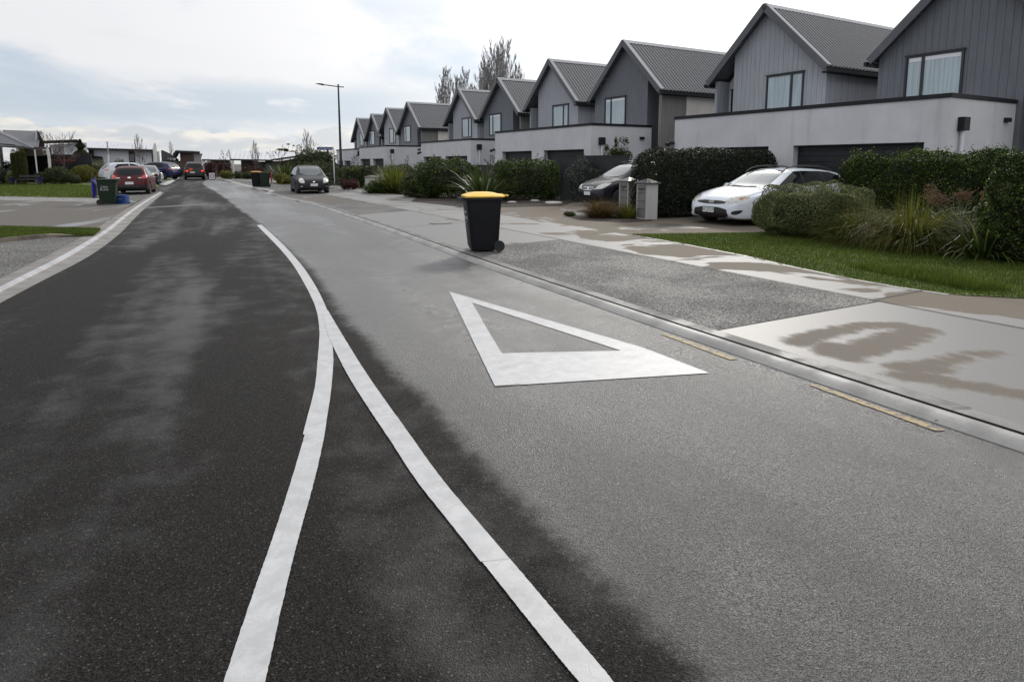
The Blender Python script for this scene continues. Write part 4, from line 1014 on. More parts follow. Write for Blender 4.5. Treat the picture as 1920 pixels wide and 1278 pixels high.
# generic hatch spec ------------------------------------------------
def hatch(pt, L=4.0, W=1.69, H=1.48, extra=()):
    k = L / 4.0; h = H / 1.48
    def X(t): return [(a * k, b * h) for a, b in t]
    return dict(L=L, W=W, H=H, roofw=W * .70, r=.30, wheels=[.78 * k, 3.28 * k], paint=pt,
     top=X([(0,.50),(.03,.62),(.12,.74),(.4,.84),(.8,.92),(1.0,.97),(1.4,1.2),(1.75,1.38),(2.1,1.45),(2.6,1.48),(3.2,1.44),(3.55,1.37),(3.78,1.10),(3.93,.92),(4.0,.6)]),
     belt=X([(0,.48),(.06,.60),(.3,.72),(.8,.86),(1.4,.90),(2.4,.93),(3.3,.97),(3.8,.97),(3.95,.85),(4.0,.56)]),
     plan=[(a * k, b * W / 1.69) for a, b in [(0,.50),(.04,.62),(.15,.73),(.42,.81),(.9,.84),(3.3,.845),(3.75,.80),(3.93,.74),(4.0,.62)]],
     bottom=[(0,.34),(.08,.24),(.3,.19),(3.6*k,.19),(3.92*k,.28),(L,.38)], mirror=(1.42 * k, .97 * h),
     decals=[
      ('windscreen', [(-.55,.97*h),(.55,.97*h),(.50,1.36*h),(.45,1.395*h),(-.45,1.395*h),(-.50,1.36*h)], 'front', M_wind, False, dict(eps=.006)),
      ('rear_window', [(-.56,1.02*h),(0,.985*h),(.56,1.02*h),(.50,1.33*h),(.42,1.36*h),(-.42,1.36*h),(-.50,1.33*h)], 'rear', M_glassc, False, dict(eps=.006)),
      ('side_window', [(1.35*k,.96*h),(2.3*k,.98*h),(2.3*k,1.38*h),(2.05*k,1.37*h),(1.75*k,1.26*h)], 'side', M_glassc, True, dict(smooth=False)),
      ('side_window', [(2.36*k,.98*h),(3.25*k,1.03*h),(3.3*k,1.12*h),(3.1*k,1.34*h),(2.36*k,1.38*h)], 'side', M_glassc, True, dict(smooth=False)),
     ] + list(extra))
# dark hatchback facing the camera
P1 = paint('midnight_blue_car_paint', (.003, .003, .008), .5, .12)
front_bits = [('headlight', [(.46,.60),(.60,.58),(.78,.62),(.98,.74),(1.0,.84),(.80,.83),(.56,.72)], 'fc', M_lamp, True, dict(step=.03, eps=.006)),
  ('lower_grille', [(-.50,.27),(.50,.27),(.46,.42),(-.46,.42)], 'front', M_black, False),
  ('badge', [(-.05,.62),(.05,.62),(.05,.68),(-.05,.68)], 'front', M_chrome, False, dict(eps=.008, step=.02)),
  ('fog_lamp', [(.56,.40),(.66,.40),(.66,.44),(.56,.44)], 'front', M_lamp, True, dict(step=.02))]
hc = hatch(P1, 4.06, 1.687, 1.49, front_bits)
fw = (G(560.5, 364.7) + G(611, 362.8)) / 2
hv = Vector((.46, -1, 0)).normalized()
hr, dec, off = make_car('hatchback', 'dark blue hatchback facing the camera in the paved bay left of the lamp post', hc, fw - hv * 1.25, heading_of(hv))
plate(hr, off - .012, 0, .50, '', -1)
# red hatchback, rear view
R1c = paint('dark_red_car_paint', (.065, .002, .006), .5, .12)
rear_bits = [('tail_light', [(.52,.86),(.70,.84),(.98,.90),(1.04,1.06),(.90,1.05),(.66,.98)], 'rc', M_red, True, dict(step=.03, eps=.008)),
  ('rear_bumper', [(-.60,.30),(.60,.30),(.74,.52),(-.74,.52)], 'rear', M_black, False, dict(smooth=False, eps=.006)),
  ('rear_bumper_side', [(.45,.26),(.95,.26),(1.1,.50),(.45,.50)], 'rc', M_black, True, dict(smooth=False, eps=.006)),
  ('badge', [(-.07,.86),(.07,.86),(.07,.92),(-.07,.92)], 'rear', M_chrome, False, dict(eps=.008, step=.02)),
  ('badge', [(.40,.865),(.54,.865),(.54,.89),(.40,.89)], 'rear', M_chrome, True, dict(eps=.008, step=.02, smooth=False))]
rc = hatch(R1c, 3.9, 1.695, 1.475, rear_bits)
hv = Vector((-.44, 1, 0)).normalized()
rwc = G(246, 366.5)
rr_, dec, off = make_car('hatchback', 'dark red hatchback seen from behind beside the green wheelie bin', rc, rwc + hv * 1.65, heading_of(hv))
plate(rr_, off + 3.9 + .008, 0, .62, '', 1)
# blue SUV
B1 = paint('blue_car_paint', (.008, .010, .065), .4, .35)
suvbits = [('tail_light', [(.56,.98),(.72,.96),(1.05,1.0),(1.12,1.12),(.9,1.12)], 'rc', M_red, True, dict(step=.03, eps=.008)),
  ('headlight', [(.46,.70),(.60,.68),(.98,.80),(1.05,.90),(.80,.90)], 'fc', M_lamp, True, dict(step=.03, eps=.006)),
  ('sill_trim', [(1.2,.2),(3.1,.2),(3.1,.32),(1.2,.32)], 'side', M_black, True, dict(smooth=False)),
  ('rear_bumper', [(-.80,.25),(.80,.25),(.82,.48),(-.82,.48)], 'rear', M_black, False, dict(smooth=False))]
def suv(pt, L=4.55, W=1.84, H=1.69): d = hatch(pt, L, W, H, suvbits); d['r'] = .34; return d
hv = Vector((-.90, .10, 0)).normalized()
c0 = G(297, 338.5); 
sr, dec, off = make_car('suv', 'dark blue SUV parked side-on beyond the red hatchback, tail lamp to the right', suv(B1), c0 + Vector((-1.0, 1.3, .05)), heading_of(hv))
# silver white estate behind the pole
S1 = paint('silver_white_car_paint', (.50, .53, .58), .35)
hv = Vector((.66, .75, 0)).normalized(); c0 = Wd(190, 340, 49)
make_car('suv', 'silver white SUV standing side-on behind the white pole', suv(S1, 4.3, 1.8, 1.62), Vector((c0.x + 1.5, 50.5, .05)), heading_of(hv))
# dark car nose to the right of the red hatchback
K1 = paint('black_car_paint', (.012, .012, .014), .25)
hv = Vector((.45, -.89, 0)).normalized(); c0 = Wd(293, 340, 46)
make_car('hatchback', 'black hatchback mostly hidden behind the red hatchback, shiny bonnet to the right', hatch(K1, 4.1, 1.72, 1.42, front_bits), Vector((c0.x - 1.55, 47.6, .03)), heading_of(hv))
# dark red tail far left
c0 = Wd(192, 330, 57); hv = Vector((-.45, .88, 0)).normalized()
make_car('sedan', 'dark car with red tail lamp half hidden above the green wheelie bin', hatch(paint('maroon_black_car_paint', (.03, .010, .014), .3), 4.3, 1.75, 1.12, rear_bits), Vector((c0.x - .6, 58.5, .03)), heading_of(hv))
# white car behind the blue SUV
c0 = Wd(244, 330, 63); hv = Vector((.9, -.2, 0)).normalized()
make_car('hatchback', 'white car whose roof shows behind the blue SUV', hatch(W1, 4.2, 1.75, 1.66, front_bits), Vector((c0.x, 64, .0)), heading_of(hv))
# dark 4x4 with brake lamps at the end of the street
T1 = paint('brown_black_car_paint', (.016, .012, .011), .45, .15)
tb = [('tail_light', [(.56,.80),(.78,.80),(.78,.92),(.56,.92)], 'rear', mat('lit_brake_lamp', col=(.6,.02,.02), rough=.3, emit=(1.2,.05,.03)), True, dict(step=.03, eps=.008, smooth=False)),
  ('rear_bumper', [(-.84,.25),(.84,.25),(.84,.62),(-.84,.62)], 'rear', M_black, False, dict(smooth=False)),
  ('spare_wheel_badge', [(-.50,.98),(-.44,.88),(-.30,.86),(-.18,.92),(-.16,1.05),(-.26,1.14),(-.42,1.14)], 'rear', mat('orange_sticker', col=(.38,.05,.015), rough=.6), False, dict(step=.05, eps=.008)),]
t4 = hatch(T1, 4.3, 1.86, 1.66, tb); t4['r'] = .36
t4['top'] = [(0,.6),(.05,.8),(.3,.98),(1.1,1.05),(1.5,1.35),(1.8,1.6),(2.3,1.66),(3.6,1.66),(3.95,1.6),(4.15,1.2),(4.25,1.0),(4.3,.7)]
c0 = G(364, 337.3)
tr, dec, off = make_car('four_wheel_drive', 'dark four wheel drive with red brake lamps lit at the end of the street', t4, Vector((c0.x - .9, c0.y + 1.9, 0)), heading_of((-.47, .88)), cat='car')
plate(tr, off + 4.3 + .008, -.2, .72, '', 1, w=.42)
# ------------------------------------------------------------------ foliage tools
def quads(name, V, m, parent):           # V (n,4,3) numpy -> one mesh
    n = len(V); me = bpy.data.meshes.new(name)
    me.vertices.add(n * 4); me.vertices.foreach_set('co', V.reshape(-1).astype('f'))
    me.loops.add(n * 4); me.loops.foreach_set('vertex_index', np.arange(n * 4, dtype='i'))
    me.polygons.add(n); me.polygons.foreach_set('loop_start', np.arange(0, n * 4, 4, dtype='i'))
    try: me.polygons.foreach_set('loop_total', np.full(n, 4, dtype='i'))
    except Exception: pass
    me.update(calc_edges=True); me.validate()
    return link(name, me, m, parent)
def unit(a): return a / (np.linalg.norm(a, axis=1, keepdims=True) + 1e-9)
def leafcloud(P, N, size, aspect=.5, spread=.8):
    n = len(P); R = rng.normal(size=(n, 3)); nn = unit(N + R * spread)
    d = unit(np.cross(nn, unit(rng.normal(size=(n, 3)) + np.array([0, 0, .3])))); w = np.cross(nn, d)
    sz = size * rng.uniform(.6, 1.35, (n, 1))
    a = P - d * sz * .5; b = P + w * sz * aspect * .5; c = P + d * sz * .5; e = P - w * sz * aspect * .5
    return np.stack([a, b, c, e], 1)
def lump(P, amp, fr, seed):
    r = np.random.default_rng(seed); o = np.zeros(len(P))
    for k in range(7):
        d = r.normal(size=3); d /= np.linalg.norm(d); f = fr * r.uniform(.6, 2.4); o += np.sin(P @ d * f * 2 + r.uniform(0, 6)) * r.uniform(.3, 1)
    return o * amp / 2.2
LEAF = {
 'yellow_conifer': mat('golden_conifer_leaves', f_blade((.030, .042, .008), (.085, .095, .018), None, .6)),
 'dark': mat('dark_hedge_leaves', f_blade((.008, .014, .006), (.026, .036, .016), (.08, .09, .06), .4)),
 'green': mat('green_hedge_leaves', f_blade((.015, .030, .007), (.048, .082, .014), (.16, .22, .035), .45)),
 'olive': mat('olive_bush_leaves', f_blade((.065, .085, .028), (.17, .20, .075), (.28, .30, .14), .5)),
 'silver': mat('silver_speckled_leaves', f_blade((.03, .035, .025), (.09, .10, .085), (.30, .32, .30), .35)),
 'yellow': mat('yellow_green_leaves', f_blade((.075, .085, .012), (.16, .15, .02), (.20, .19, .03), .5)),
 'red': mat('dark_red_leaves', f_blade((.030, .010, .010), (.075, .022, .020), (.13, .03, .03), .5)),
 'far': mat('far_shrub_leaves', f_blade((.018, .032, .009), (.055, .075, .022), (.11, .13, .05), .5)),
 'conifer': mat('conifer_leaves', f_blade((.014, .028, .010), (.045, .065, .020), None, .6)),
}
CORE = mat('hedge_twigs', col=(.012, .013, .008), rough=.9, var=.3)
BARK = mat('grey_brown_bark', col=(.085, .070, .058), rough=.85, var=.3)
BARKR = mat('reddish_twigs', col=(.075, .045, .042), rough=.8, var=.3)
BLADE = {
 'lime': mat('lime_flax_blades', f_blade((.06, .085, .012), (.17, .19, .03), (.26, .26, .07), .4)),
 'green': mat('flax_blades', f_blade((.018, .040, .010), (.075, .105, .022), (.17, .18, .06), .4)),
 'sedge': mat('sedge_blades', f_blade((.040, .060, .010), (.16, .175, .026), (.27, .21, .035), .5)),
 'rust': mat('rust_green_blades', f_blade((.05, .045, .014), (.14, .09, .03), (.22, .10, .04), .5)),
 'pale': mat('pale_dry_blades', f_blade((.22, .20, .15), (.38, .36, .30), None, .5)),
}
def rz(P, a): c, s = math.cos(a), math.sin(a); Q = P.copy(); Q[:, 0] = P[:, 0] * c - P[:, 1] * s; Q[:, 1] = P[:, 0] * s + P[:, 1] * c; return Q
def shrub(name, label, loc, dims, rot=0, kind='green', leaf=.05, dens=1.0, square=2.6, amp=.08, fr=3, group=None, cat='shrub', spikes=0, aspect=.5, core=True, aslabel=True):
    """superellipsoid body, dims full width x depth x height"""
    a, b, c = dims[0] / 2, dims[1] / 2, dims[2] / 2
    root = empty(name, loc, rot, label, cat, group)
    area = 2 * (2 * a * 2 * c + 2 * b * 2 * c) + 4 * a * b
    n = int(area / (leaf * leaf * aspect) * 1.9 * dens); n = min(n, 90000)
    nn_ = int(n * 1.25); A3 = np.array([b * c, a * c, a * b]); ax = rng.choice(3, nn_, p=A3 / A3.sum()); D = rng.uniform(-1, 1, (nn_, 3))
    D[np.arange(nn_), ax] = rng.choice([-1., 1.], nn_); D = unit(D * np.array([a, b, c]))
    e = square
    S = (np.abs(D[:, 0] / a) ** e + np.abs(D[:, 1] / b) ** e + np.abs(D[:, 2] / c) ** e) ** (-1 / e)
    P = D * S[:, None]
    N = unit(np.sign(P) * np.abs(P / np.array([a, b, c])) ** (e - 1) / np.array([a, b, c]))
    P = P[P[:, 2] > -c * .985]; N = N[:len(P)] if len(N) != len(P) else N
    P = D * S[:, None]; keep = P[:, 2] > -c * .985; P = P[keep]; N = unit(np.sign(P) * np.abs(P / np.array([a, b, c])) ** (e - 1) / np.array([a, b, c]))
    lm = lump(P, amp, fr, int(abs(loc[0] * 13 + loc[1] * 7)) + 1)
    depth = -np.abs(rng.normal(size=len(P))) * leaf * rng.choice([.8, 2.6], len(P), p=[.6, .4])
    P2 = P + N * (lm + depth + leaf * .3)[:, None]
    P2[:, 2] += c
    if spikes:
        k = int(len(P2) * .0) + spikes
        tp = P2[N[:, 2] > .5]
        if len(tp):
            ids = rng.integers(0, len(tp), k); base = tp[ids]
            hh = rng.uniform(.06, .22, k); reps = 9
            T = np.repeat(base, reps, 0); t = np.tile(np.linspace(0, 1, reps), k); T[:, 2] += t * np.repeat(hh, reps); T[:, :2] += rng.normal(size=(len(T), 2)) * .025
            P2 = np.vstack([P2, T]); N = np.vstack([N, unit(rng.normal(size=(len(T), 3)))])
    P2[:, 2] = np.maximum(P2[:, 2], .01)
    quads('foliage', leafcloud(P2, N, leaf, aspect), LEAF[kind] if isinstance(kind, str) else kind, root)
    if core:
        u = 20; w = 10; mb = MB(); vs = []
        for j in range(w + 1):
            ph = -PI / 2 + PI * j / w
            for i in range(u):
                th = 2 * PI * i / u; d = np.array([math.cos(ph) * math.cos(th), math.cos(ph) * math.sin(th), math.sin(ph)])
                s = (abs(d[0] / a) ** e + abs(d[1] / b) ** e + abs(d[2] / c) ** e) ** (-1 / e)
                q = d * s; nrm = 1 - min(.30, (leaf * 1.6 + amp) / min(a, b, c)); vs.append((q[0] * nrm, q[1] * nrm, max(.0, q[2] * nrm + c)))
        mb.add(vs, [(j * u + i, j * u + (i + 1) % u, (j + 1) * u + (i + 1) % u, (j + 1) * u + i) for j in range(w) for i in range(u)])
        mb.build('stems', CORE, root)
    return root
def blades(root, n, length, width, m, spread=.9, droop=.8, base=.12, name='blades', up=.25, kink=0):
    seg = 5; az = rng.uniform(0, 2 * PI, n); tilt = np.clip(rng.beta(1.6, 1.3, n) * spread, up * .2, 1.45); Ln = length * rng.uniform(.55, 1.1, n)
    r0 = base * np.sqrt(rng.uniform(0, 1, n)); x = np.cos(az) * r0; y = np.sin(az) * r0
    P = np.stack([x, y, np.zeros(n)], 1); out = np.stack([np.cos(az), np.sin(az), np.zeros(n)], 1); side = np.stack([-np.sin(az), np.cos(az), np.zeros(n)], 1)
    side = side * np.cos(rng.uniform(-.6, .6, n))[:, None]; side[:, 2] = rng.uniform(-.4, .4, n)
    cur = P.copy(); ang = tilt.copy(); qs = []; pts = [cur.copy()]
    dr = droop * rng.uniform(.5, 1.4, n)
    for k in range(seg):
        d = out * np.sin(ang)[:, None] + np.array([0, 0, 1.]) * np.cos(ang)[:, None]
        cur = cur + d * (Ln / seg)[:, None]; cur[:, 2] = np.maximum(cur[:, 2], .015); pts.append(cur.copy()); ang = np.minimum(ang + dr * (k + 1) / seg * .55 * (tilt > .12), 3.0)
    wd = [width, width * 1.05, width * .95, width * .75, width * .45, width * .06]
    for k in range(seg):
        a = pts[k] - side * wd[k] / 2; b = pts[k] + side * wd[k] / 2; c = pts[k + 1] + side * wd[k + 1] / 2; d = pts[k + 1] - side * wd[k + 1] / 2
        qs.append(np.stack([a, b, c, d], 1))
    Q = np.stack(qs, 1)                     # n, seg, 4, 3 ; weld segments of a blade so it is one island
    V = np.zeros((n, seg + 1, 2, 3))
    for k in range(seg + 1):
        V[:, k, 0] = pts[k] - side * wd[k] / 2; V[:, k, 1] = pts[k] + side * wd[k] / 2
    me = bpy.data.meshes.new(name); nv = n * (seg + 1) * 2
    me.vertices.add(nv); me.vertices.foreach_set('co', V.reshape(-1).astype('f'))
    b0 = (np.arange(n) * (seg + 1) * 2)[:, None, None]; kk = (np.arange(seg) * 2)[None, :, None]
    idx = (b0 + kk + np.array([0, 1, 3, 2])[None, None, :]).reshape(-1).astype('i')
    nf = n * seg; me.loops.add(nf * 4); me.loops.foreach_set('vertex_index', idx)
    me.polygons.add(nf); me.polygons.foreach_set('loop_start', np.arange(0, nf * 4, 4, dtype='i'))
    try: me.polygons.foreach_set('loop_total', np.full(nf, 4, dtype='i'))
    except Exception: pass
    me.update(calc_edges=True); me.validate()
    return link(name, me, m, root, smooth=True)
def tussock(name, label, loc, n, length, width, kind, spread=1.1, droop=1.0, base=.15, group=None, cat='grass clump', dry=0):
    root = empty(name, loc, 0, label, cat, group)
    blades(root, n, length, width, BLADE[kind], spread, droop, base)
    if dry: blades(root, dry, length * .9, width * 1.1, BLADE['pale'], spread, droop * 1.3, base, 'dry_blades')
    return root
def bare_tree(name, label, loc, h, kind='column', group=None, m=None, dens=1.0, trunk=None, minr=.006, seed=1, width=None):
    root = empty(name, loc, 0, label, 'tree', group); r = random.Random(seed); m = m or BARK
    tr = MB(); br = MB(); t0 = trunk or h * .014
    P = [Vector((0, 0, 0))]; k = 8
    for i in range(k): P.append(P[-1] + Vector((r.uniform(-.012, .012) * h, r.uniform(-.012, .012) * h, h * .92 / k)))
    tr.tube(P, [t0 * (1 - .93 * i / k) * (.6 if kind == 'column' and h < 12 else 1) + minr * .6 for i in range(k + 1)], 7)
    def along(t): f = t * k; i = min(k - 1, int(f)); return P[i].lerp(P[i + 1], f - i)
    def twig(p, d, L, rad, lev):
        n = 5; pts = [p]; q = p; dd = d.copy()
        for i in range(n):
            dd = (dd + Vector((r.uniform(-.16, .16), r.uniform(-.16, .16), (.22 if kind == 'column' else .05) + r.uniform(-.08, .08)))).normalized(); q = q + dd * L / n; pts.append(q)
        br.tube(pts, [max(minr, rad * (1 - .8 * i / n)) for i in range(n + 1)], 4, cap=False)
        if lev > 0:
            for _ in range(int((4 if lev > 1 else 5) * dens)):
                t = r.uniform(.25, .95); i = min(n - 1, int(t * n)); b = pts[i].lerp(pts[i + 1], t * n - i)
                nd = (dd + Vector((r.uniform(-1, 1), r.uniform(-1, 1), r.uniform(-.1, .9))) * (.45 if kind == 'column' else .8)).normalized()
                twig(b, nd, L * r.uniform(.35, .6), rad * .5, lev - 1)
    nb = int((32 if kind == 'column' else 16) * dens)
    for i in range(nb):
        t = (.12 if kind == 'column' else .33) + .85 * (i / nb) * (.98 if kind == 'column' else .7); a = i * 2.4 + r.uniform(-.4, .4)
        up = r.uniform(.9, 1.9) if kind == 'column' else r.uniform(.3, 1.0)
        d = Vector((math.cos(a), math.sin(a), up)).normalized()
        L = h * (.30 * (1.05 - t) + .05) if kind == 'column' else h * r.uniform(.28, .42)
        if width: L *= width
        twig(along(min(.99, t)), d, L, t0 * (.22 if h < 12 else .35) * (1.15 - t), 2 if h > 2 else 1)
    tr.build('trunk', m, root, recalc=False); br.build('branches', m, root, recalc=False)
    return root
# ------------------------------------------------------------------ right hand gardens
V2 = ROWROT
def sva(s, v, z=.05): return SV(s, v, z)
# clipped dark hedge between the two driveways
shrub('hedge', 'tall dark clipped hedge between the white estate car and the letterbox pillars', SV(13.75, 15.0, .04), (1.35, 5.4, 1.95), V2, 'dark', .06, 1.4, 6, .06, 4, cat='hedge')
# front garden of the nearest house
shrub('bush', 'rounded olive green bush in front of the white estate car', SV(8.35, 12.35, .04), (2.25, 1.8, 1.06), V2 + .25, 'olive', .034, 1.3, 2.8, .10, 4, cat='bush')
shrub('hedge', 'bright green hedge with upright shoots in front of the nearest garage door', SV(7.2, 15.6, .04), (5.0, 1.3, 1.74), V2, 'green', .052, 1.9, 5, .10, 3.5, cat='hedge', spikes=260)
shrub('hedge', 'dense dark green hedge filling the right edge of the picture', SV(3.75, 12.55, .04), (2.6, 2.1, 1.75), V2, 'green', .05, 1.7, 4, .12, 3, cat='hedge', spikes=160)
shrub('hedge', 'tallest green hedge at the far right edge below the dark gable', SV(3.0, 14.9, .04), (2.4, 3.0, 1.85), V2, 'green', .055, 1.6, 4, .12, 3, cat='hedge', spikes=160)
tussock('sedge_clump', 'drooping sedge clump leaning on the rounded olive bush', SV(7.05, 11.95), 2600, .98, .010, 'sedge', 1.15, 1.25, .25, 'sedge clumps on the lawn edge', dry=25)
tussock('sedge_clump', 'largest drooping sedge clump with yellow tips in the middle of the lawn edge', SV(6.15, 12.05), 4200, 1.16, .010, 'sedge', 1.15, 1.3, .32, 'sedge clumps on the lawn edge', dry=45)
f1 = tussock('flax_plant', 'flax with pale bent leaves between the big sedge clump and the right hedge', SV(4.95, 11.9), 240, 1.15, .030, 'green', 1.3, 1.0, .25, None, 'flax', dry=12)
f2 = tussock('flax_plant', 'grey green flax with drooping brown seed heads behind the sedge clumps', SV(6.0, 13.3), 260, 1.25, .03, 'green', 1.1, .9, .25, None, 'flax')
# brown seed heads
st = MB(); Pn = []
for i in range(13):
    a = random.uniform(-1, 1); l = random.uniform(-.5, .5); top = Vector((a * .95, l * .6, random.uniform(.95, 1.28)))
    p0 = Vector((a * .2, l * .2, .1)); p1 = Vector((a * .5, l * .4, .75)); st.tube([p0, p1, top, top + Vector((a * .15 + .05, 0, -.08))], [.008, .007, .005, .003], 5)
    for j in range(170):
        t = random.random(); c = p1.lerp(top, .45 + .55 * t) + Vector((a * .15 * t, 0, -.1 * t * t)); Pn.append([c.x + random.gauss(0, .05), c.y + random.gauss(0, .05), c.z + random.gauss(0, .05)])
st.build('flower_stalks', BARK, f2); Pn = np.array(Pn)
quads('seed_heads', leafcloud(Pn, rng.normal(size=Pn.shape), .045, .45), mat('brown_seed_heads', f_blade((.10, .065, .040), (.26, .165, .10), None, .8)), f2)
# upright bits of grass on the lawn: stuff
def grassfield(name, n, pts, hgt, seed, z=.056, m=None, w=.005):
    r = np.random.default_rng(seed); poly = [(p[0], p[1]) for p in pts]
    xs = [p[0] for p in poly]; ys = [p[1] for p in poly]; out = []
    X = r.uniform(min(xs), max(xs), n * 3); Y = r.uniform(min(ys), max(ys), n * 3); c = np.zeros(len(X), bool)
    for i in range(len(poly)):
        (x1, y1), (x2, y2) = poly[i], poly[i - 1]
        c ^= ((y1 > Y) != (y2 > Y)) & (X < (x2 - x1) * (Y - y1) / ((y2 - y1) + 1e-12) + x1)
    X = X[c][:n]; Y = Y[c][:n]; k = len(X); h = hgt * r.uniform(.5, 1.4, k); a = r.uniform(0, 6.28, k); lean = r.uniform(0, .7, k)
    ww = w * r.uniform(.6, 1.4, k)
    B = np.stack([X, Y, np.full(k, z)], 1); sd = np.stack([np.cos(a), np.sin(a), np.zeros(k)], 1) * ww[:, None]
    tp = B + np.stack([np.cos(a + 1.6) * lean * h, np.sin(a + 1.6) * lean * h, h], 1)
    V = np.stack([B - sd, B + sd, tp + sd * .15, tp - sd * .15], 1)
    o = quads(name, V, m or mat('grass_blades', f_blade((.045, .080, .009), (.095, .140, .016), (.17, .19, .035), .5)), None); o['kind'] = 'stuff'; return o
grassfield('grass', 130000, lawn_pts, .026, 5, w=.0035)
grassfield('grass', 3500, [SV(3.65, 8.6), SV(4.9, 8.85), SV(5.6, 9.1), SV(4.6, 9.5), SV(3.4, 9.1)], .10, 6, w=.004)
grassfield('grass', 26000, [G(0,444.5,.1), G(85,438.6,.1), G(176,442,.06), G(189,431.5,.06), G(0,427.5,.06), G(-60,440,.06)], .05, 8, z=.075)
grassfield('grass', 42000, [G(-60,374), G(0,370), G(176,373.5), G(222,350), G(0,345), G(-60,345)], .05, 9, z=.06, w=.012)
# letterbox pillars
M_lbx = mat('pale_grey_pillar', f_plaster((.42, .41, .40))); M_lbs = mat('slate_cap', col=(.035, .037, .040), rough=.5, var=.2); M_lbb = mat('grey_box_front', col=(.14, .14, .135), rough=.5, var=.1)
def letterbox(s, v, rot, label, txt):
    root = empty('letterbox_pillar', SV(s, v, .05), V2 + rot, label, 'letterbox', 'letterbox pillars between the driveways')
    w, d, h = .42, .40, .98
    MB().box(-w/2, w/2, -d/2, d/2, 0, h).build('pillar', M_lbx, root)
    MB().add([(-w/2-.06,-d/2-.06,h+.001),(w/2+.06,-d/2-.06,h+.001),(w/2+.06,d/2+.06,h+.001),(-w/2-.06,d/2+.06,h+.001),(-w/2-.06,-d/2-.06,h+.035),(w/2+.06,-d/2-.06,h+.035),(w/2+.06,d/2+.06,h+.035),(-w/2-.06,d/2+.06,h+.035),(0,0,h+.15)],
       [(0,3,2,1),(0,1,5,4),(1,2,6,5),(2,3,7,6),(3,0,4,7),(4,5,8),(5,6,8),(6,7,8),(7,4,8)]).build('cap', M_lbs, root)
    fr = MB(); fr.box(-w/2+.05, w/2-.05, -d/2-.012, -d/2-.001, .05, h-.04); f = fr.build('box_front', M_lbb, root)
    sl = MB(); sl.box(-w/2+.08, w/2-.08, -d/2-.02, -d/2-.0125, h-.16, h-.12); 
    for z in (.72, .50, .28): sl.box(-w/2+.05, w/2-.05, -d/2-.016, -d/2-.0125, z, z+.012)
    sl.build('slot', M_black, f)
    text('number', txt, .16, M_ink, f, frame((0, -d/2-.016, .80 - .02), (1, 0, 0), (0, 0, 1)))
    return root
lp = toSV(G(1205, 411, .05)); letterbox(lp[0] + .02, lp[1] + .16, .0, 'nearer letterbox pillar with white flank, standing before the dark clipped hedge', '1')
lp = toSV(G(1170, 402, .05)); letterbox(lp[0] + .1, lp[1] + .25, .0, 'farther letterbox pillar half hidden by the sedge clumps', '3')
tussock('sedge_clump', 'rust tipped sedge clump in front of the black people carrier', SV(14.35, 11.35), 1700, .72, .008, 'rust', 1.0, .75, .30, 'sedge clumps by the letterboxes')
tussock('sedge_clump', 'smaller green sedge clump beside the farther letterbox pillar', SV(13.85, 11.95), 900, .62, .008, 'sedge', 1.0, .75, .25, 'sedge clumps by the letterboxes')
sheet('garden_soil', [G(1060,405,.05), G(1085,412,.05), G(1170,417,.05), G(1225,414,.05), G(1200,404,.05), G(1140,399,.05)], M_mulch, .058)
pc = G(1068, 405, .05)
r_ = shrub('flower_clump', 'tiny red flowering clump at the corner of the letterbox bed', (pc.x, pc.y, .05), (.5, .3, .12), V2, 'green', .03, 1, 2, .02, cat='flowers')
MB().lathe([(.001,0),(.022,.01),(.001,.035)], 8, 'z', (-.03,-.08,.12)).lathe([(.001,0),(.02,.01),(.001,.03)], 8, 'z', (.04,-.02,.13)).build('red_flowers', mat('red_petals', col=(.35,.02,.03), rough=.6), r_)
# black timber fence beyond the people carrier
def fence(label, p, q, h, m=None, pitch=2.4, rail=False):
    p = Vector(p); q = Vector(q); L = (q - p).length; a = math.atan2(q.y - p.y, q.x - p.x)
    root = empty('fence', p, a, label, 'fence'); m = m or mat('black_fence_timber', f_board((.012, .013, .017), .15))
    MB().box(0, L, -.02, .02, .05, h).build('panel', m, root)
    x = 0
    while x <= L + .01:
        MB().box(x - .05, x + .05, .021, .12, 0, h - .05).build('post', m, root); x += pitch
    MB().box(-.03, L + .03, -.045, .045, h + .001, h + .04).build('top_rail', m, root)
    return root
fence('black timber fence standing behind the people carrier', Wd(1052, 372, 26.8).xy.to_3d() + Vector((0, 0, .02)), Wd(1178, 372, 24.8).xy.to_3d() + Vector((0, 0, .02)), 1.85)
fence('low black fence on top of the far hedge, below the second garage block', SV(31.6, 16.2, .02), SV(23.4, 17.6, .02), 1.45)
fence('long black fence behind the street lamp and far hedges', SV(72, 15.2, .02), SV(50, 16.2, .02), 1.35)
bl = G(1098, 376, 0)
shrub('shrub', 'loose silver speckled shrub against the black fence', Wd(1096, 376, 25.6).xy.to_3d() + Vector((0, 0, .03)), (1.5, 1.0, 1.65), 0, 'silver', .05, .55, 2, .22, 2.5, spikes=40, core=False)
for (px, D, h, lab) in ((1137, 27.6, 2.2, 'slim upright shrub poking above the black fence, leftmost of the three'), (1152, 27.4, 2.55, 'slim upright shrub poking above the black fence, middle of the three'), (1168, 27.2, 2.45, 'slim upright shrub poking above the black fence, nearest the clipped hedge')):
    q = Wd(px, 372, D); shrub('upright_shrub', lab, (q.x, q.y, .03), (.55, .5, h), 0, 'green', .06, .7, 2, .12, 3, core=False, group='upright shrubs behind the fence', spikes=30)
bed_mid = [G(770,378,.05), G(860,388,.05), G(950,388,.05), G(1052,386,.05), G(1075,379,.05), G(1050,372,.05), G(780,372,.05)]
sheet('garden_soil', bed_mid, M_mulch, .06)
M_cob = mat('pale_garden_lid', col=(.42, .40, .36), rough=.7)
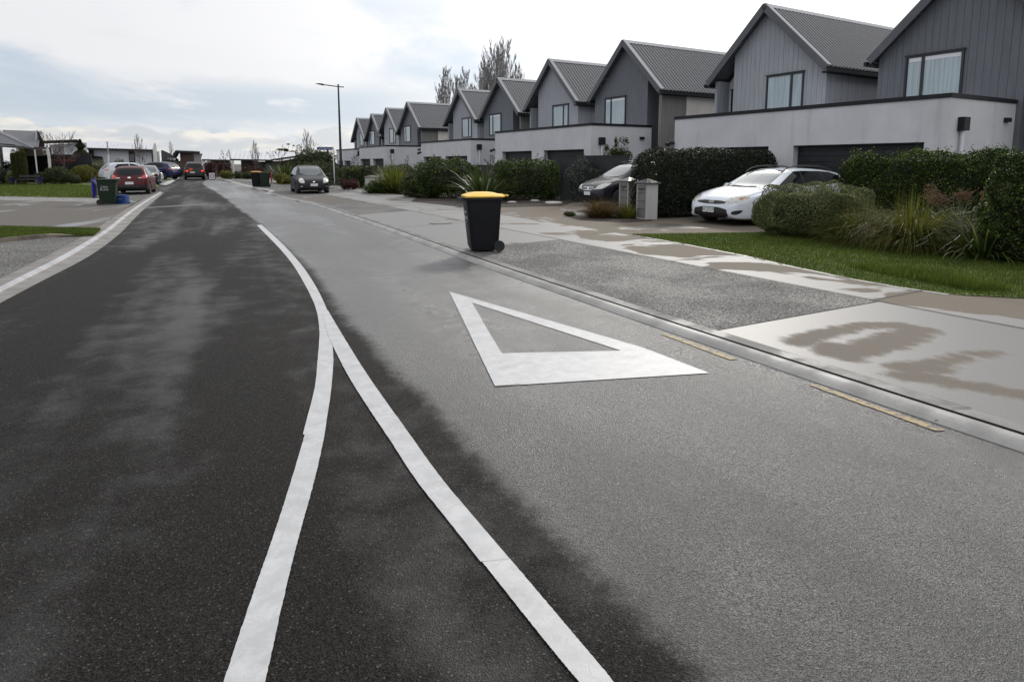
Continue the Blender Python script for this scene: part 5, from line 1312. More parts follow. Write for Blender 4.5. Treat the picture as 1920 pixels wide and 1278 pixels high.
q = G(1038, 381, .06); o = MB().lathe([(.34, 0), (.34, .03), (.30, .06), (.001, .075)], 24).build('access_lid', M_cob, None, smooth=True); o.location = q; tag(o, 'pale round access lid lying in the bark bed left of the people carrier', 'lid')
for i, (a, b, lab) in enumerate(((1003, 377, 'pale flat stone under the mid hedge, right one'), (960, 380, 'pale flat stone under the mid hedge, left one'))):
    q = G(a, b, .06); o = MB().lathe([(.16, 0), (.17, .03), (.10, .07), (.001, .08)], 9).build('stone', M_cob, None, smooth=True); o.location = q; o.scale = (1.2, .7, .8); tag(o, lab, 'stone', 'stones under the mid hedge')
# mid hedges and flaxes
def shrubpx(name, label, x0, x1, ybase, h, D, depth, kind, **k):
    a = Wd(x0, 350, D); b = Wd(x1, 350, D); k.setdefault('cat', 'shrub')
    return shrub(name, label, ((a.x + b.x) / 2, D + depth / 2, .03), (abs(b.x - a.x), depth, h), 0, kind, **k)
shrubpx('hedge', 'mid green hedge between the yellow lidded bin and the black fence', 922, 1052, 378, 1.62, 26.4, 1.6, 'green', leaf=.07, dens=1.0, square=4, amp=.12, cat='hedge', spikes=60)
shrubpx('shrub', 'big dark rounded shrub mass left of the yellow lidded bin', 768, 905, 372, 1.72, 27.6, 2.6, 'green', leaf=.075, dens=1.0, square=2.6, amp=.2, fr=2, spikes=60)
shrubpx('shrub', 'low dark shrub under the big shrub mass beside the footpath', 745, 830, 372, 1.1, 28.6, 1.5, 'far', leaf=.07, dens=1.0, square=2.4, amp=.15)
q = G(905, 379, .03); tussock('flax_plant', 'flax with long arching leaves right behind the yellow lidded bin', (q.x, 26.0, .03), 260, 1.75, .055, 'green', 1.2, .7, .3, 'flax plants by the footpath', 'flax', dry=10)
q = Wd(740, 361, 33.0); tussock('flax_plant', 'bright yellow green flax rising over the dark shrubs', (q.x, 33.0, .03), 700, 1.75, .032, 'lime', 1.0, .5, .35, 'flax plants by the footpath', 'flax')
q = Wd(722, 361, 33.5); tussock('flax_plant', 'low spreading flax left of the bright flax', (q.x, 33.5, .03), 260, .95, .06, 'sedge', 1.2, .6, .5, 'flax plants by the footpath', 'flax')
shrubpx('shrub', 'low spreading ground cover shrub left of the bright flax', 672, 750, 362, .62, 32, 2.4, 'green', leaf=.09, dens=.9, square=2.2, amp=.12)
shrubpx('hedge', 'box shaped green hedge right of the lamp post', 640, 676, 345, 1.32, 41, 1.6, 'green', leaf=.10, dens=.9, square=6, amp=.06, cat='hedge')
shrubpx('hedge', 'box shaped green hedge behind the meter box', 677, 708, 345, 1.35, 41.5, 1.4, 'far', leaf=.10, dens=.9, square=6, amp=.06, cat='hedge')
shrubpx('hedge', 'long low hedge between the meter box and the big shrub mass', 709, 775, 345, 1.4, 38.5, 1.4, 'far', leaf=.10, dens=.9, square=4, amp=.1, cat='hedge')
shrubpx('shrub', 'dark low shrub at the foot of the lamp post', 634, 668, 352, .62, 37, 1.4, 'red', leaf=.08, dens=.9, square=2.2, amp=.1)
q = G(622, 350, .03); tussock('flax_plant', 'silvery flax at the foot of the street name sign', (q.x, 39.5, .03), 300, 1.35, .06, 'green', 1.2, .6, .5, 'flax plants by the footpath', 'flax', dry=24)
shrubpx('shrub', 'leafy shrub mass left of the street name sign behind the dark hatchback', 545, 632, 350, 1.55, 44, 2.5, 'far', leaf=.10, dens=.9, square=3, amp=.2, spikes=50)
shrubpx('shrub', 'dark bushy tree left of the street sign, above the dark hatchback', 540, 600, 330, 2.7, 52, 3, 'far', leaf=.12, dens=.8, square=2.2, amp=.35, fr=1.5)
shrubpx('shrub', 'tall dark shrub against the brick house gable', 585, 622, 330, 2.9, 60, 2.5, 'far', leaf=.13, dens=.8, square=2.2, amp=.3)
q = Wd(533, 330, 50); tussock('flax_plant', 'grey flax beside the far ochre sedges', (q.x, 50, .03), 260, 1.9, .07, 'green', 1.1, .5, .5, 'flax plants by the footpath', 'flax', dry=20)
for (x0, x1, D, h, kd, lab) in ((512, 533, 47.5, .85, 'yellow', 'ochre grass mound left of the dark hatchback, the larger one'), (524, 540, 46, .55, 'yellow', 'ochre grass mound left of the dark hatchback, the smaller one'),
    (408, 432, 62, .85, 'yellow', 'yellow green mound beside the speed sign'), (434, 452, 62, .75, 'far', 'green mound left of the far wheelie bins, leftmost'), (450, 470, 61, .75, 'far', 'green mound directly left of the far wheelie bins'),
    (446, 500, 66, 1.15, 'red', 'purple red shrub in front of the far white roofed house'), (500, 540, 62, 1.3, 'far', 'dark shrub right of the far wheelie bins'), (383, 398, 68, 1.9, 'red', 'red leaved bush behind the speed sign'), (405, 430, 68, 1.7, 'red', 'russet bush right of the speed sign')):
    shrubpx('mound_plant' if kd == 'yellow' else 'shrub', lab, x0, x1, 340, h, D, 1.4, kd, leaf=.12, dens=.8, square=2.2, amp=.12)
# trees, right and far
for (px, D, top, sd, w, lab) in ((838, 118, 125, 1, 1.0, 'bare poplar, leftmost of the row behind the terrace'), (856, 122, 138, 2, .9, 'bare poplar, second from left of the row'), (873, 120, 124, 3, .9, 'bare poplar, third from left of the row'), (890, 126, 150, 4, .7, 'shortest bare poplar in the middle of the row'),
      (917, 121, 118, 8, .9, 'bare poplar with thin crown between the tall ones'), (942, 124, 90, 9, .9, 'bare poplar in front of the tallest pair'), (965, 122, 112, 10, .8, 'lower bare poplar at the extreme right of the row'), (830, 121, 150, 21, .7, 'small bare poplar at the extreme left of the row'),
      (905, 116, 104, 5, 1.0, 'bare poplar right of the row gap'), (930, 118, 82, 6, 1.1, 'tall bare poplar, second from right'), (953, 116, 76, 7, 1.1, 'tallest bare poplar at the right end of the row')):
    q = Wd(px, 300, D); h = H + (YH - top) * D / F
    bare_tree('poplar_tree', lab, (q.x, D, 0), h, 'column', 'bare poplars behind the terrace', mat('pale_poplar_bark', col=(.24, .235, .23), rough=.9, var=.2), 1.4, h * .008, .017, sd, w * 1.0)
for (px, D, top, kd, sd, w, lab) in ((577, 62, 243, 'column', 11, 1.2, 'bare upright tree left of the street name sign'), (479, 70, 262, 'column', 12, 1.1, 'slim bare tree in front of the long white roof'), (262, 66, 251, 'column', 13, 1.2, 'bare upright tree in front of the white gabled building'),
      (322, 95, 262, 'column', 14, .9, 'pale bare tree over the small far roofs'), (418, 68, 283, 'round', 15, .6, 'small bare tree in front of the middle far roof'), (525, 58, 280, 'round', 16, .8, 'bare spreading shrub tree near the long white roof end'),
      (663, 60, 290, 'round', 17, .5, 'tiny bare shrub beside the farthest garage'), (920, 33, 285, 'round', 18, .45, 'bare twiggy shrub left of the second garage block'), (735, 50, 283, 'round', 19, .3, 'small bare sapling against the fourth garage wall'), (762, 48, 285, 'round', 20, .3, 'small bare sapling at the right of the fourth garage wall')):
    q = Wd(px, 300, D); h = H + (YH - top) * D / F
    bare_tree('bare_tree', lab, (q.x, D, 0), h, kd, None, None, .75, None, .009, sd, w)
# umbrella crowned eucalypts far away
for (px, D, parts, lab) in ((527, 190, ((0, 5.6, 2.6, .9), (1.7, 5.2, 1.6, .6)), 'far gum tree with flat crown over the long white roof, left'), (543, 190, ((-1, 5.6, 1.6, .8), (-.2, 7.2, .9, .4), (.9, 5.0, 2.0, .7), (1.4, 6.8, .6, .35)), 'far gum tree with scattered tufts over the long white roof, right')):
    q = Wd(px, 300, D); root = empty('gum_tree', (q.x, D, 0), 0, lab, 'tree', 'far gum trees'); t = MB(); t.tube([(0, 0, 0), (.3, 0, 4.5)], [.25, .15], 7)
    V = []
    for dx, z, w, h in parts:
        t.tube([(.3, 0, 4.0), (dx * .6, 0, (4 + z) / 2), (dx, 0, z)], [.07, .05, .02], 5)
        n = 900; D_ = unit(rng.normal(size=(n, 3))) * np.array([w / 2, w / 2, h / 2]) * rng.uniform(.4, 1, (n, 1)); V.append(leafcloud(D_ + np.array([dx, 0, z]), D_, .15, .6))
    t.build('trunk', BARK, root); quads('crown', np.concatenate(V), LEAF['far'], root)
# ------------------------------------------------------------------ wheelie bins
M_binb = mat('black_bin_plastic', col=(.006, .0065, .009), spec=.25, rough=.5, var=.1)
M_bing = mat('dark_green_bin_plastic', col=(.012, .024, .014), spec=.25, rough=.5, var=.12)
M_ylid = mat('yellow_bin_lid', col=(.80, .50, .05), rough=.4, var=.06)
M_blid = mat('blue_bin_lid', col=(.035, .035, .30), rough=.4, var=.1)
M_rlid = mat('red_bin_lid', col=(.45, .02, .03), rough=.4)
M_wtext = mat('white_lettering', col=(.42, .43, .44), rough=.6)
def ring(mb, w, d, z, r=.05, cx=0): 
    pts = []
    for (sx, sy) in ((1, 1), (-1, 1), (-1, -1), (1, -1)):
        for k in range(5):
            a = {(1, 1): 0, (-1, 1): PI / 2, (-1, -1): PI, (1, -1): 1.5 * PI}[(sx, sy)] + PI / 2 * k / 4
            pts.append((cx + sx * (w / 2 - r) + r * math.cos(a), sy * (d / 2 - r) + r * math.sin(a), z))
    return pts
def loft(mb, rings, cap0=True, cap1=True):
    n = len(rings[0]); vs = [p for r in rings for p in r]
    fs = [(i * n + k, i * n + (k + 1) % n, (i + 1) * n + (k + 1) % n, (i + 1) * n + k) for i in range(len(rings) - 1) for k in range(n)]
    if cap0: fs.append(tuple(range(n))[::-1])
    if cap1: fs.append(tuple(range((len(rings) - 1) * n, len(rings) * n)))
    mb.add(vs, fs)
def wheelie_bin(label, loc, rz_, bodym, lidm, openlid=False, group=None):
    """local -x is the lifting front, +x the handle and wheels"""
    root = empty('wheelie_bin', loc, rz_, label, 'wheelie bin', group)
    b = MB(); loft(b, [ring(b, .44, .44, .03, .07, .00), ring(b, .50, .47, .10, .07, .0), ring(b, .60, .54, .80, .06, -.015), ring(b, .62, .56, .90, .05, -.02)])
    b.build('body', bodym, root, smooth=40)
    r = MB(); loft(r, [ring(r, .63, .57, .901, .05, -.02), ring(r, .68, .60, .91, .05, -.03), ring(r, .68, .60, .955, .05, -.03), ring(r, .64, .56, .96, .05, -.02)])
    r.box(-.415, -.37, -.24, .24, .915, .925); r.box(-.415, -.405, -.24, .24, .90, .95)
    r.build('rim', bodym, root, smooth=40)
    h = MB(); h.tube([(.33, -.20, .955), (.375, -.20, .975), (.375, .20, .975), (.33, .20, .955)], .014, 8)
    for y in (-.2, 0, .2): h.box(.29, .37, y - .015, y + .015, .94, .965)
    h.build('handle', bodym, root, smooth=True)
    l = MB()
    loft(l, [ring(l, .69, .60, .961, .05, -.0), ring(l, .69, .60, .985, .05, -.0), ring(l, .60, .50, 1.005, .07, .0), ring(l, .40, .40, 1.035, .10, -.02), ring(l, .30, .32, 1.042, .10, -.02)])
    for y in (-.2, .2): l.box(.33, .42, y - .025, y + .025, .975, 1.0)
    l.box(-.30, .30, -.01, .01, 1.0, 1.046) if False else None
    if openlid:
        q = []
        for x, y, z in l.v:          # swing about the hinge (x=.39, z=.985) to hang down
            dx, dz = x - .39, z - .985; q.append((.39 - dz * .9 + .03, y, .985 + dx * 1.0))
        l.v = q
    lo_ = l.build('lid', lidm, root, smooth=40)
    for sg in (-1, 1):
        MB().lathe([(.001, -.022), (.06, -.022), (.09, -.028), (.10, -.015), (.10, .015), (.09, .028), (.06, .022), (.001, .022)], 28, 'y', (.245, sg * .235, .10)).build('wheel', M_tyre, root, smooth=40)
    MB().tube([(.245, -.23, .10), (.245, .23, .10)], .012, 8).build('axle', M_black, root)
    return root
# the lone bin on the kerb
c = G(905, 471, PZ)
hb = wheelie_bin('black wheelie bin with a yellow lid standing alone on the kerb paving', (c.x + .0, c.y + .12, PZ + .002), .24, M_binb, M_ylid)
for txt, z, sz in (('Queen', .70, .075), ('Recycling', .60, .075), ('Council', .525, .04)):
    y_ = 0; x_ = -.302 + (.80 - z) * .075
    text('front_lettering', txt, sz, M_wtext, hb, frame((x_ - .004 - .012, .0, z), (0, -1, 0), (.07, 0, 1)))
# green bin, hanging blue lid, beside a blue crate
c = G(196, 384, .05); q = G(180, 384, .05)
gb = wheelie_bin('dark green wheelie bin with its blue lid hanging open, standing on the left driveway', (c.x, c.y + .25, .052), PI + .36, M_bing, M_blid, True)
text('front_lettering', 'CAN', .11, M_wtext, gb, frame((.05, .278, .66), (-1, 0, 0), (0, -.05, 1)))
text('front_lettering', 'PLAN', .11, M_wtext, gb, frame((.05, .273, .56), (-1, 0, 0), (0, -.05, 1)))
c = G(222, 382.5, .05); cr = empty('recycling_crate', (c.x + .02, c.y + .25, .053), .1, 'small blue recycling crate beside the green wheelie bin', 'crate')
M_crate = mat('blue_crate_plastic', col=(.012, .05, .20), rough=.4, var=.1)
b = MB(); loft(b, [ring(b, .42, .30, 0, .04), ring(b, .40, .29, .10, .04), ring(b, .36, .27, .33, .04)]); b.build('body', M_crate, cr, smooth=40)
b = MB(); loft(b, [ring(b, .47, .35, 0.001, .04), ring(b, .47, .35, .03, .04)]); b.box(.21, .27, -.06, .06, .03, .06); b.build('rim', M_crate, cr, smooth=40)
text('lettering', 'BLUE', .05, M_wtext, cr, frame((-.02, -.145, .18), (1, 0, 0), (0, .04, 1)))
# far pair
c = G(478, 351, .05); wheelie_bin('far black wheelie bin with an orange yellow lid', (c.x, c.y + .3, .05), .30, M_binb, mat('orange_bin_lid', col=(.42, .19, .02), rough=.5), group='pair of far wheelie bins')
c = G(494, 351.3, .05); wheelie_bin('far dark green wheelie bin with its red lid hanging open', (c.x, c.y + .3, .05), .34, M_bing, M_rlid, True, group='pair of far wheelie bins')

# ------------------------------------------------------------------ posts and signs
M_pole = mat('black_steel_pole', col=(.012, .013, .018), rough=.4); M_wpole = mat('white_post', col=(.60, .61, .62), rough=.4)
q = Wd(640.5, 340, 46); hz = H + (YH - 163) * 46 / F
lamp = empty('street_lamp', (q.x, 46, 0), 0, 'tall black street lamp with one long arm, left of the terrace', 'street lamp')
MB().tube([(0, 0, 0), (0, 0, 1.2), (0, 0, hz)], [.11, .10, .055], 12).build('pole', M_pole, lamp, smooth=True)
MB().tube([(.40, 0, hz - .20), (0, 0, hz - .17), (-1.15, 0, hz - .02)], .035, 8).build('arm', M_pole, lamp, smooth=True)
l = MB(); l.prism([(-1.62, hz + .03), (-1.5, hz + .01), (-1.1, hz - .08), (-1.0, hz - .06), (-1.02, hz + .02), (-1.3, hz + .06)], 'y', -.14, .14); lh = l.build('lamp_head', M_pole, lamp, bevel=.01)
MB().prism([(-1.45, hz - .005), (-1.15, hz - .075), (-1.15, hz - .085), (-1.45, hz - .015)], 'y', -.1, .1).build('lens', M_lamp, lh)
q = Wd(627, 336, 40); top = H + (YH - 275.5) * 40 / F
sg = empty('street_name_sign', (q.x, 40, 0), 0, 'blue street name blade on a thin white post', 'sign')
MB().tube([(0, 0, 0), (0, 0, top)], .032, 10).build('post', M_wpole, sg, smooth=True)
M_bsign = mat('blue_sign_face', col=(.012, .05, .17), rough=.4)
bl = MB().box(-1.03, -.04, -.012, .012, top - .215, top - .03).build('sign_blade', M_bsign, sg)
text('street_name', '< Youngberry St', .145, M_wtext, bl, frame((-.535, -.016, top - .125), (1, 0, 0), (0, 0, 1)))
# speed limit board
q = G(398, 337.3); sp = empty('speed_sign', (q.x, q.y, 0), 0, 'square white board with a red speed roundel standing at the road edge', 'sign')
MB().box(-.27, .27, -.015, .015, .06, .66).build('board', mat('white_board', col=(.62, .62, .63), rough=.5), sp)
rg = MB(); n = 28
for k in range(n):
    a, b_ = 2 * PI * k / n, 2 * PI * (k + 1) / n
    rg.add([(r * math.cos(t), -.0165, .37 + r * math.sin(t)) for r, t in ((.21, a), (.21, b_), (.15, b_), (.15, a))], [(0, 1, 2, 3)])
rg.build('red_ring', mat('red_sign_paint', col=(.22, .03, .06), rough=.5), sp, recalc=False)
text('number', '15', .20, M_ink, sp, frame((0, -.0165, .37), (1, 0, 0), (0, 0, 1)))
MB().box(-.30, -.27, -.03, .03, 0, .75).box(.27, .30, -.03, .03, 0, .75).box(-.27, .27, .016, .03, .0, .055).build('frame', M_black, sp)
q = G(322, 333.5); ws = empty('small_sign', (q.x, q.y, 0), 0, 'small plain white board low at the corner of the left kerb', 'sign')
MB().box(-.30, .30, -.012, .012, .08, .62).build('board', mat('white_board_b', col=(.55, .58, .60), rough=.5), ws)
b = MB()
for i, wd in enumerate((.20, .15, .18)): b.box(-wd, wd, -.0145, -.0125, .46 - i * .12, .48 - i * .12)
b.build('faint_lines', mat('grey_print', col=(.32, .33, .36), rough=.6), ws)
MB().box(-.29, -.27, .013, .03, 0, .6).box(.27, .29, .013, .03, 0, .6).build('leg', M_black, ws)
# white pole on the left verge
D = 26.5; q = Wd(202.5, 355, D); q2 = Wd(196.8, 265, D); p = empty('white_pole', (q.x, D, .05), 0, 'tall thin white pole rising behind the green wheelie bin', 'pole')
MB().tube([(0, 0, 0), (q2.x - q.x + .1, 0, q2.z - .05 - .55)], .03, 10).build('pole', M_wpole, p, smooth=True)
MB().tube([(q2.x - q.x + .1, 0, q2.z - .60), (q2.x - q.x + .08, 0, q2.z - .05)], .022, 8).build('pole_top', mat('dull_pole_top', col=(.25, .26, .28), rough=.5), p)
# meter box
q = G(697, 352); mbx = empty('meter_box', Vector((Wd(697, 340, 36).x, 36, .25)), -.4, 'squat pale meter pillar with a low pyramid cap among the far hedges', 'letterbox')
MB().box(-.28, .28, -.25, .25, 0, .55).build('box', M_lbx, mbx)
MB().add([(-.34,-.31,.551),(.34,-.31,.551),(.34,.31,.551),(-.34,.31,.551),(-.34,-.31,.58),(.34,-.31,.58),(.34,.31,.58),(-.34,.31,.58),(0,0,.68)], [(0,3,2,1),(0,1,5,4),(1,2,6,5),(2,3,7,6),(3,0,4,7),(4,5,8),(5,6,8),(6,7,8),(7,4,8)]).build('cap', M_lbs, mbx)

# ------------------------------------------------------------------ far buildings
M_wroof = mat('pale_steel_roof', col=(.52, .535, .56), rough=.35, var=.08); M_fwall = mat('far_white_panel', col=(.60, .615, .64), rough=.7, var=.05)
M_lilac = mat('lilac_grey_panel', col=(.30, .28, .295), rough=.7, var=.05)
M_brick = mat('dark_brick', f_brick((.042, .026, .022), (.062, .036, .028))); M_wood = mat('brown_cedar', f_board((.085, .048, .032), .18)); M_tan = mat('tan_brick', f_brick((.20, .13, .10), (.25, .17, .13)))
M_lroof = mat('charcoal_long_run_roof', f_board((.075, .078, .092), .35)); M_trim = mat('white_trim', col=(.62, .62, .60), rough=.6)
def X(px, D): return Wd(px, 300, D).x
def Z(py, D): return H + (YH - py) * D / F
def fb(name, label, cat='house', group=None, D=0, px=0): return empty(name, (X(px, D), D, 0), 0, label, cat, group)
def part(root, nm, m, D, polys, dy=(0, .3), parent=None):
    """px polygons at distance D, real thickness dy, stored relative to the root"""
    o_ = root.location; mb = MB()
    for poly in polys:
        pts = [(X(a, D) - o_.x, Z(b, D)) for a, b in poly]; mb.prism(pts, 'y', D + dy[0] - o_.y, D + dy[1] - o_.y)
    # side walls run away from the camera street, so the footprint is skewed along the plot
    tx = o_.x / max(1.0, o_.y) * .97; y0 = D + dy[0] - o_.y
    mb.v = [(x + (y - y0) * tx, y, z) for x, y, z in mb.v]
    return mb.build(nm, m, parent or root)
# long white gabled building, left
D = 82; r = fb('house', 'long white gabled house with black fascia beyond the blue SUV', px=240, D=D)
part(r, 'wall', M_fwall, D, [[(168,350),(168,278),(300,284),(300,350)]], (0, 8))
def slope_roof(root, nm, m, x0, x1, D, yr0, yr1, ye0, ye1, back=5.0, th=.15, front=.8):
    o_ = root.location
    a = Vector((X(x0, D) - o_.x, D - front - o_.y, Z(ye0, D))); b = Vector((X(x1, D) - o_.x, D - front - o_.y, Z(ye1, D)))
    c = Vector((X(x1, D + back), D + back, Z(yr1, D + back))) - Vector((o_.x, o_.y, 0)); d = Vector((X(x0, D + back), D + back, Z(yr0, D + back))) - Vector((o_.x, o_.y, 0))
    mb = MB(); up = Vector((0, 0, th)); mb.add([a - up, b - up, c - up, d - up, a, b, c, d], [(0,3,2,1),(4,5,6,7),(0,1,5,4),(1,2,6,5),(2,3,7,6),(3,0,4,7)])
    o = mb.build(nm, m, root)
    n = int(((b - a).length) / .45); rb = MB()
    for i in range(1, n):
        t = i / n; p = a.lerp(b, t); q = d.lerp(c, t); w = Vector((.02, 0, 0)); h = Vector((0, 0, .035)); e = Vector((0, 0, .002))
        rb.add([p - w + e, p + w + e, q + w + e, q - w + e, p - w + h, p + w + h, q + w + h, q - w + h], [(4,5,6,7),(0,1,5,4),(1,2,6,5),(2,3,7,6),(3,0,4,7)])
    rb.build('roof_ribs', m, o); return o
slope_roof(r, 'roof', M_wroof, 168, 299, D, 264.5, 270, 277.5, 281, 4)
part(r, 'fascia', M_cap, D, [[(166,278),(166,281.5),(297,285),(297,281.6)]], (-.95, -.82))
part(r, 'gable_frame', M_trim, D, [[(296,281),(299,270),(303,270),(303.5,312),(297,312)]], (-1.0, -.2))
part(r, 'brick_panel', M_brick, D, [[(168,280),(178,280),(178,294),(168,294)], [(243,283),(254,283.5),(254,289),(243,289)]], (-.1, -.001))
wf_ = part(r, 'window', M_frame, D, [[(243,289.2),(254,289.2),(254,305),(243,305)]], (-.08, -.002)); part(r, 'pane', M_paned, D, [[(244.2,290),(252.5,290),(252.5,303),(244.2,303)]], (-.1, -.081), wf_)
part(r, 'corner_post', M_cap, D, [[(290,286),(292,286),(292,312),(290,312)]], (-.6, -.4))
part(r, 'garage_door', mat('far_pale_door', col=(.56, .57, .60), rough=.6), D, [[(255.5,287),(289,288),(289,312),(255.5,312)], [(180,284),(242,286),(242,312),(180,312)]], (-.06, -.004))
# dark flat roofed wing left of it
D = 78; r = fb('house', 'low dark roofed wing behind the red twigged trees', px=150, D=D)
part(r, 'wall', M_fwall, D, [[(95,340),(95,272),(165,268),(165,340)]], (0, 5)); part(r, 'roof', M_cap, D, [[(85,268),(85,266),(160,263),(171,270),(171,272),(158,266.5)]], (-1.2, 5.2))
D = 60; r = fb('shed', 'small grey lean-to beside the dark conifer tree', 'shed', px=185, D=D)
part(r, 'wall', mat('lean_to_wall', col=(.14, .13, .12), rough=.8), D, [[(172,325),(172,294.6),(194,295.4),(194,325)]], (0, 2.5)); part(r, 'roof', M_cap, D, [[(168,292.5),(168,294.5),(195.5,295.3),(195.5,293.8)]], (-.3, 2.6))
# left house with charcoal roof
D = 50; r = fb('house', 'single storey house with charcoal hipped roof at the left edge', px=30, D=D)
part(r, 'wall', mat('white_weatherboard', col=(.26, .265, .27), rough=.7), D, [[(-180,345),(-180,272),(10,272),(10,345)]], (-.5, 6)); part(r, 'brick_wall', M_brick, D, [[(10.2,292),(10.2,274),(72,276),(72,292)]], (1.5, 7))
part(r, 'trim', M_trim, D, [[(72.2,345),(72.2,276),(76,276),(78,290),(78,345)], [(16,272.5),(16,274.2),(48,276.8),(48,274.6)]], (1.0, 1.3))
o_ = r.location
def roofpoly(root, nm, m, pts, th=.12, parent=None):
    """pts: (px,py,D); slab"""
    v = [Wd(a, b, d) - root.location for a, b, d in pts]; n = len(v); mb = MB()
    mb.add([p - Vector((0, 0, th)) for p in v] + v, [tuple(range(n))[::-1], tuple(range(n, 2 * n))] + [(i, (i + 1) % n, n + (i + 1) % n, n + i) for i in range(n)])
    return mb.build(nm, m, parent or root)
roofpoly(r, 'roof', M_lroof, [(5,243.5,58),(77,246,58),(71,279,52.0),(40,272,52.0)])
roofpoly(r, 'roof', M_lroof, [(-170,170,57),(-5,241,57),(62,277,50.6),(-170,262,50.6)])
roofpoly(r, 'roof', M_lroof, [(-170,250,52),(-4,251,52),(46,273.5,49.2),(-170,273,49.2)])
part(r, 'fascia', M_cap, D, [[(-170,267),(-170,270.5),(16,270.5),(16,268)], [(12,270),(12,272),(48,274.3),(48,272.5)]], (-.9, -.8))
part(r, 'gable', M_brick, 55, [[(77.5,248),(86,268),(86,330),(72.5,330),(72.5,278)]], (0, 3)); part(r, 'barge_board', M_trim, 55, [[(77.5,246.4),(79,248.5),(74.5,279),(73,279)]], (-.3, -.1))
part(r, 'barge_board', M_cap, 55, [[(77,245.6),(78.4,246),(87,267.5),(85,268)]], (-.2, 3))
wf_ = part(r, 'window', M_trim, D, [[(59,280),(67,280),(67,290),(59,290)]], (1.3, 1.45)); part(r, 'pane', M_paned, D, [[(60.5,281.5),(65.5,281.5),(65.5,289),(60.5,289)]], (1.25, 1.29), wf_)
part(r, 'veranda_post', M_wroof, D, [[(69,281),(72,281),(72.5,324),(70,324)]], (-.2, 0)); part(r, 'veranda_post', M_cap, D, [[(12,274),(16,274),(17,308),(14,308)]], (-.9, -.75))
part(r, 'red_mat', mat('red_cloth', col=(.35, .04, .03), rough=.7), D, [[(-10,291),(3,291),(3,294),(-10,294)]], (-.56, -.505))
# red awning strip and dark fence behind left garden
D = 53.5; fence('dark fence behind the left garden', (X(20, D), D, 0), (X(172, D), D, 0), 2.28)
D = 53.2; q = empty('red_banner', (X(120, D), D, 1.75), 0, 'thin red strip on the dark fence behind the left garden', 'banner'); MB().box(X(98, D) - q.location.x, X(142, D) - q.location.x, -.01, .01, .02, .14).build('cloth', mat('red_banner_cloth', col=(.28, .02, .02), rough=.6), q)
# centre buildings
D = 92; r = fb('house', 'brown and grey skillion roofed house behind the dark four wheel drive', px=360, D=D)
part(r, 'wall', M_wood, D, [[(338,342),(338,286),(345,285.5),(365,285.5),(365,342)]], (0, 7)); part(r, 'panel', M_lilac, D, [[(365.1,342),(365.1,288.5),(382,288.5),(385,342)]], (-.2, 7))
part(r, 'roof', M_cap, D, [[(331,290),(337,283),(382,285),(382,288.2),(340,286.5),(334,296)]], (-1, 7.2)); part(r, 'roof_flashing', M_trim, D, [[(337,281.8),(337,282.9),(382,284.9),(382,284)]], (-1, 7.2))
part(r, 'side_wall', M_brick, D, [[(316,342),(318,302),(330,302),(337.8,290),(337.8,342)]], (1, 6))
wf_ = part(r, 'window', M_frame, D, [[(350,302),(364.5,302),(364.5,308),(350,308)]], (-.06, -.002)); part(r, 'pane', M_pane, D, [[(351,303),(354.8,303),(354.8,308),(351,308)], [(356,303),(363.5,303),(363.5,308),(356,308)]], (-.08, -.061), wf_)
D = 98; r = fb('house', 'small grey house with a white roof panel left of the brown skillion house', px=320, D=D)
part(r, 'wall', mat('dim_grey_wall', col=(.05, .05, .055), rough=.8), D, [[(303,342),(303,283),(306,282),(319,288),(335,299),(335,342)]], (0, 6)); slope_roof(r, 'roof', M_wroof, 319, 334, D, 287, 287.5, 299, 299, 3)
D = 84; r = fb('house', 'tan brick house with a pale ribbed roof behind the speed sign', px=410, D=D)
part(r, 'wall', M_tan, D, [[(391,342),(391,300),(419,300),(419,342)]], (.6, 6)); part(r, 'dark_wall', M_brick, D, [[(419.1,342),(419.1,300),(434,300),(434,342)]], (.6, 6))
slope_roof(r, 'roof', M_wroof, 382.5, 434, D, 284.5, 286, 298.5, 299.5, 4); part(r, 'fascia', M_cap, D, [[(386,299),(386,301.5),(434,302.5),(434,300)]], (-1, -.85))
part(r, 'post', M_trim, D, [[(387.5,301.6),(390,301.6),(391,330),(388.5,330)], [(383,300),(386,300),(387.5,330),(385,330)]], (-.8, -.6)); part(r, 'post', M_cap, D, [[(434.2,300),(436,300),(436.5,335),(434.2,335)]], (-.8, 5))
D = 74; r = fb('house', 'long dark brick house with a wide pale roof rising above the far bins', px=500, D=D)
part(r, 'wall', M_brick, D, [[(446,342),(446,301),(476,302),(476,342)], [(492,342),(492,302),(530,302),(530,342)]], (.8, 8)); part(r, 'glass_wall', M_paned, D, [[(476.1,342),(476.1,303),(491.9,303),(491.9,342)]], (1.0, 7.9))
cw = part(r, 'curtain', mat('pale_green_curtain', col=(.13, .15, .14), rough=.9), D, [[(494,304),(509,304),(509,319),(494,319)], [(477,304),(486,304),(486,319),(477,319)]], (.72, .79))
slope_roof(r, 'roof', M_wroof, 438, 517, D, 281, 286, 298, 299.5, 5)
roofpoly(r, 'roof', M_wroof, [(517,299.5,73.2),(500,283,79),(600,287,79),(621,284.5,74)])
part(r, 'barge_board', M_cap, D, [[(515,299),(515,301.8),(560,295),(622,288),(622,284.5),(600,286.5),(560,292.5)]], (-1.1, -.9)); part(r, 'end_wall', M_brick, D, [[(530.1,342),(530.1,301),(560,296),(616,289),(616,342)]], (.3, 8))
part(r, 'fascia', M_cap, D, [[(438,298.5),(438,301),(517,302.5),(517,300)]], (-1.0, -.85)); part(r, 'post', M_trim, D, [[(435.5,282),(438,281),(442,300),(443,335),(439,335),(438,300)], [(442.5,301),(445.5,301),(446,335),(443.5,335)]], (-1.0, -.8))
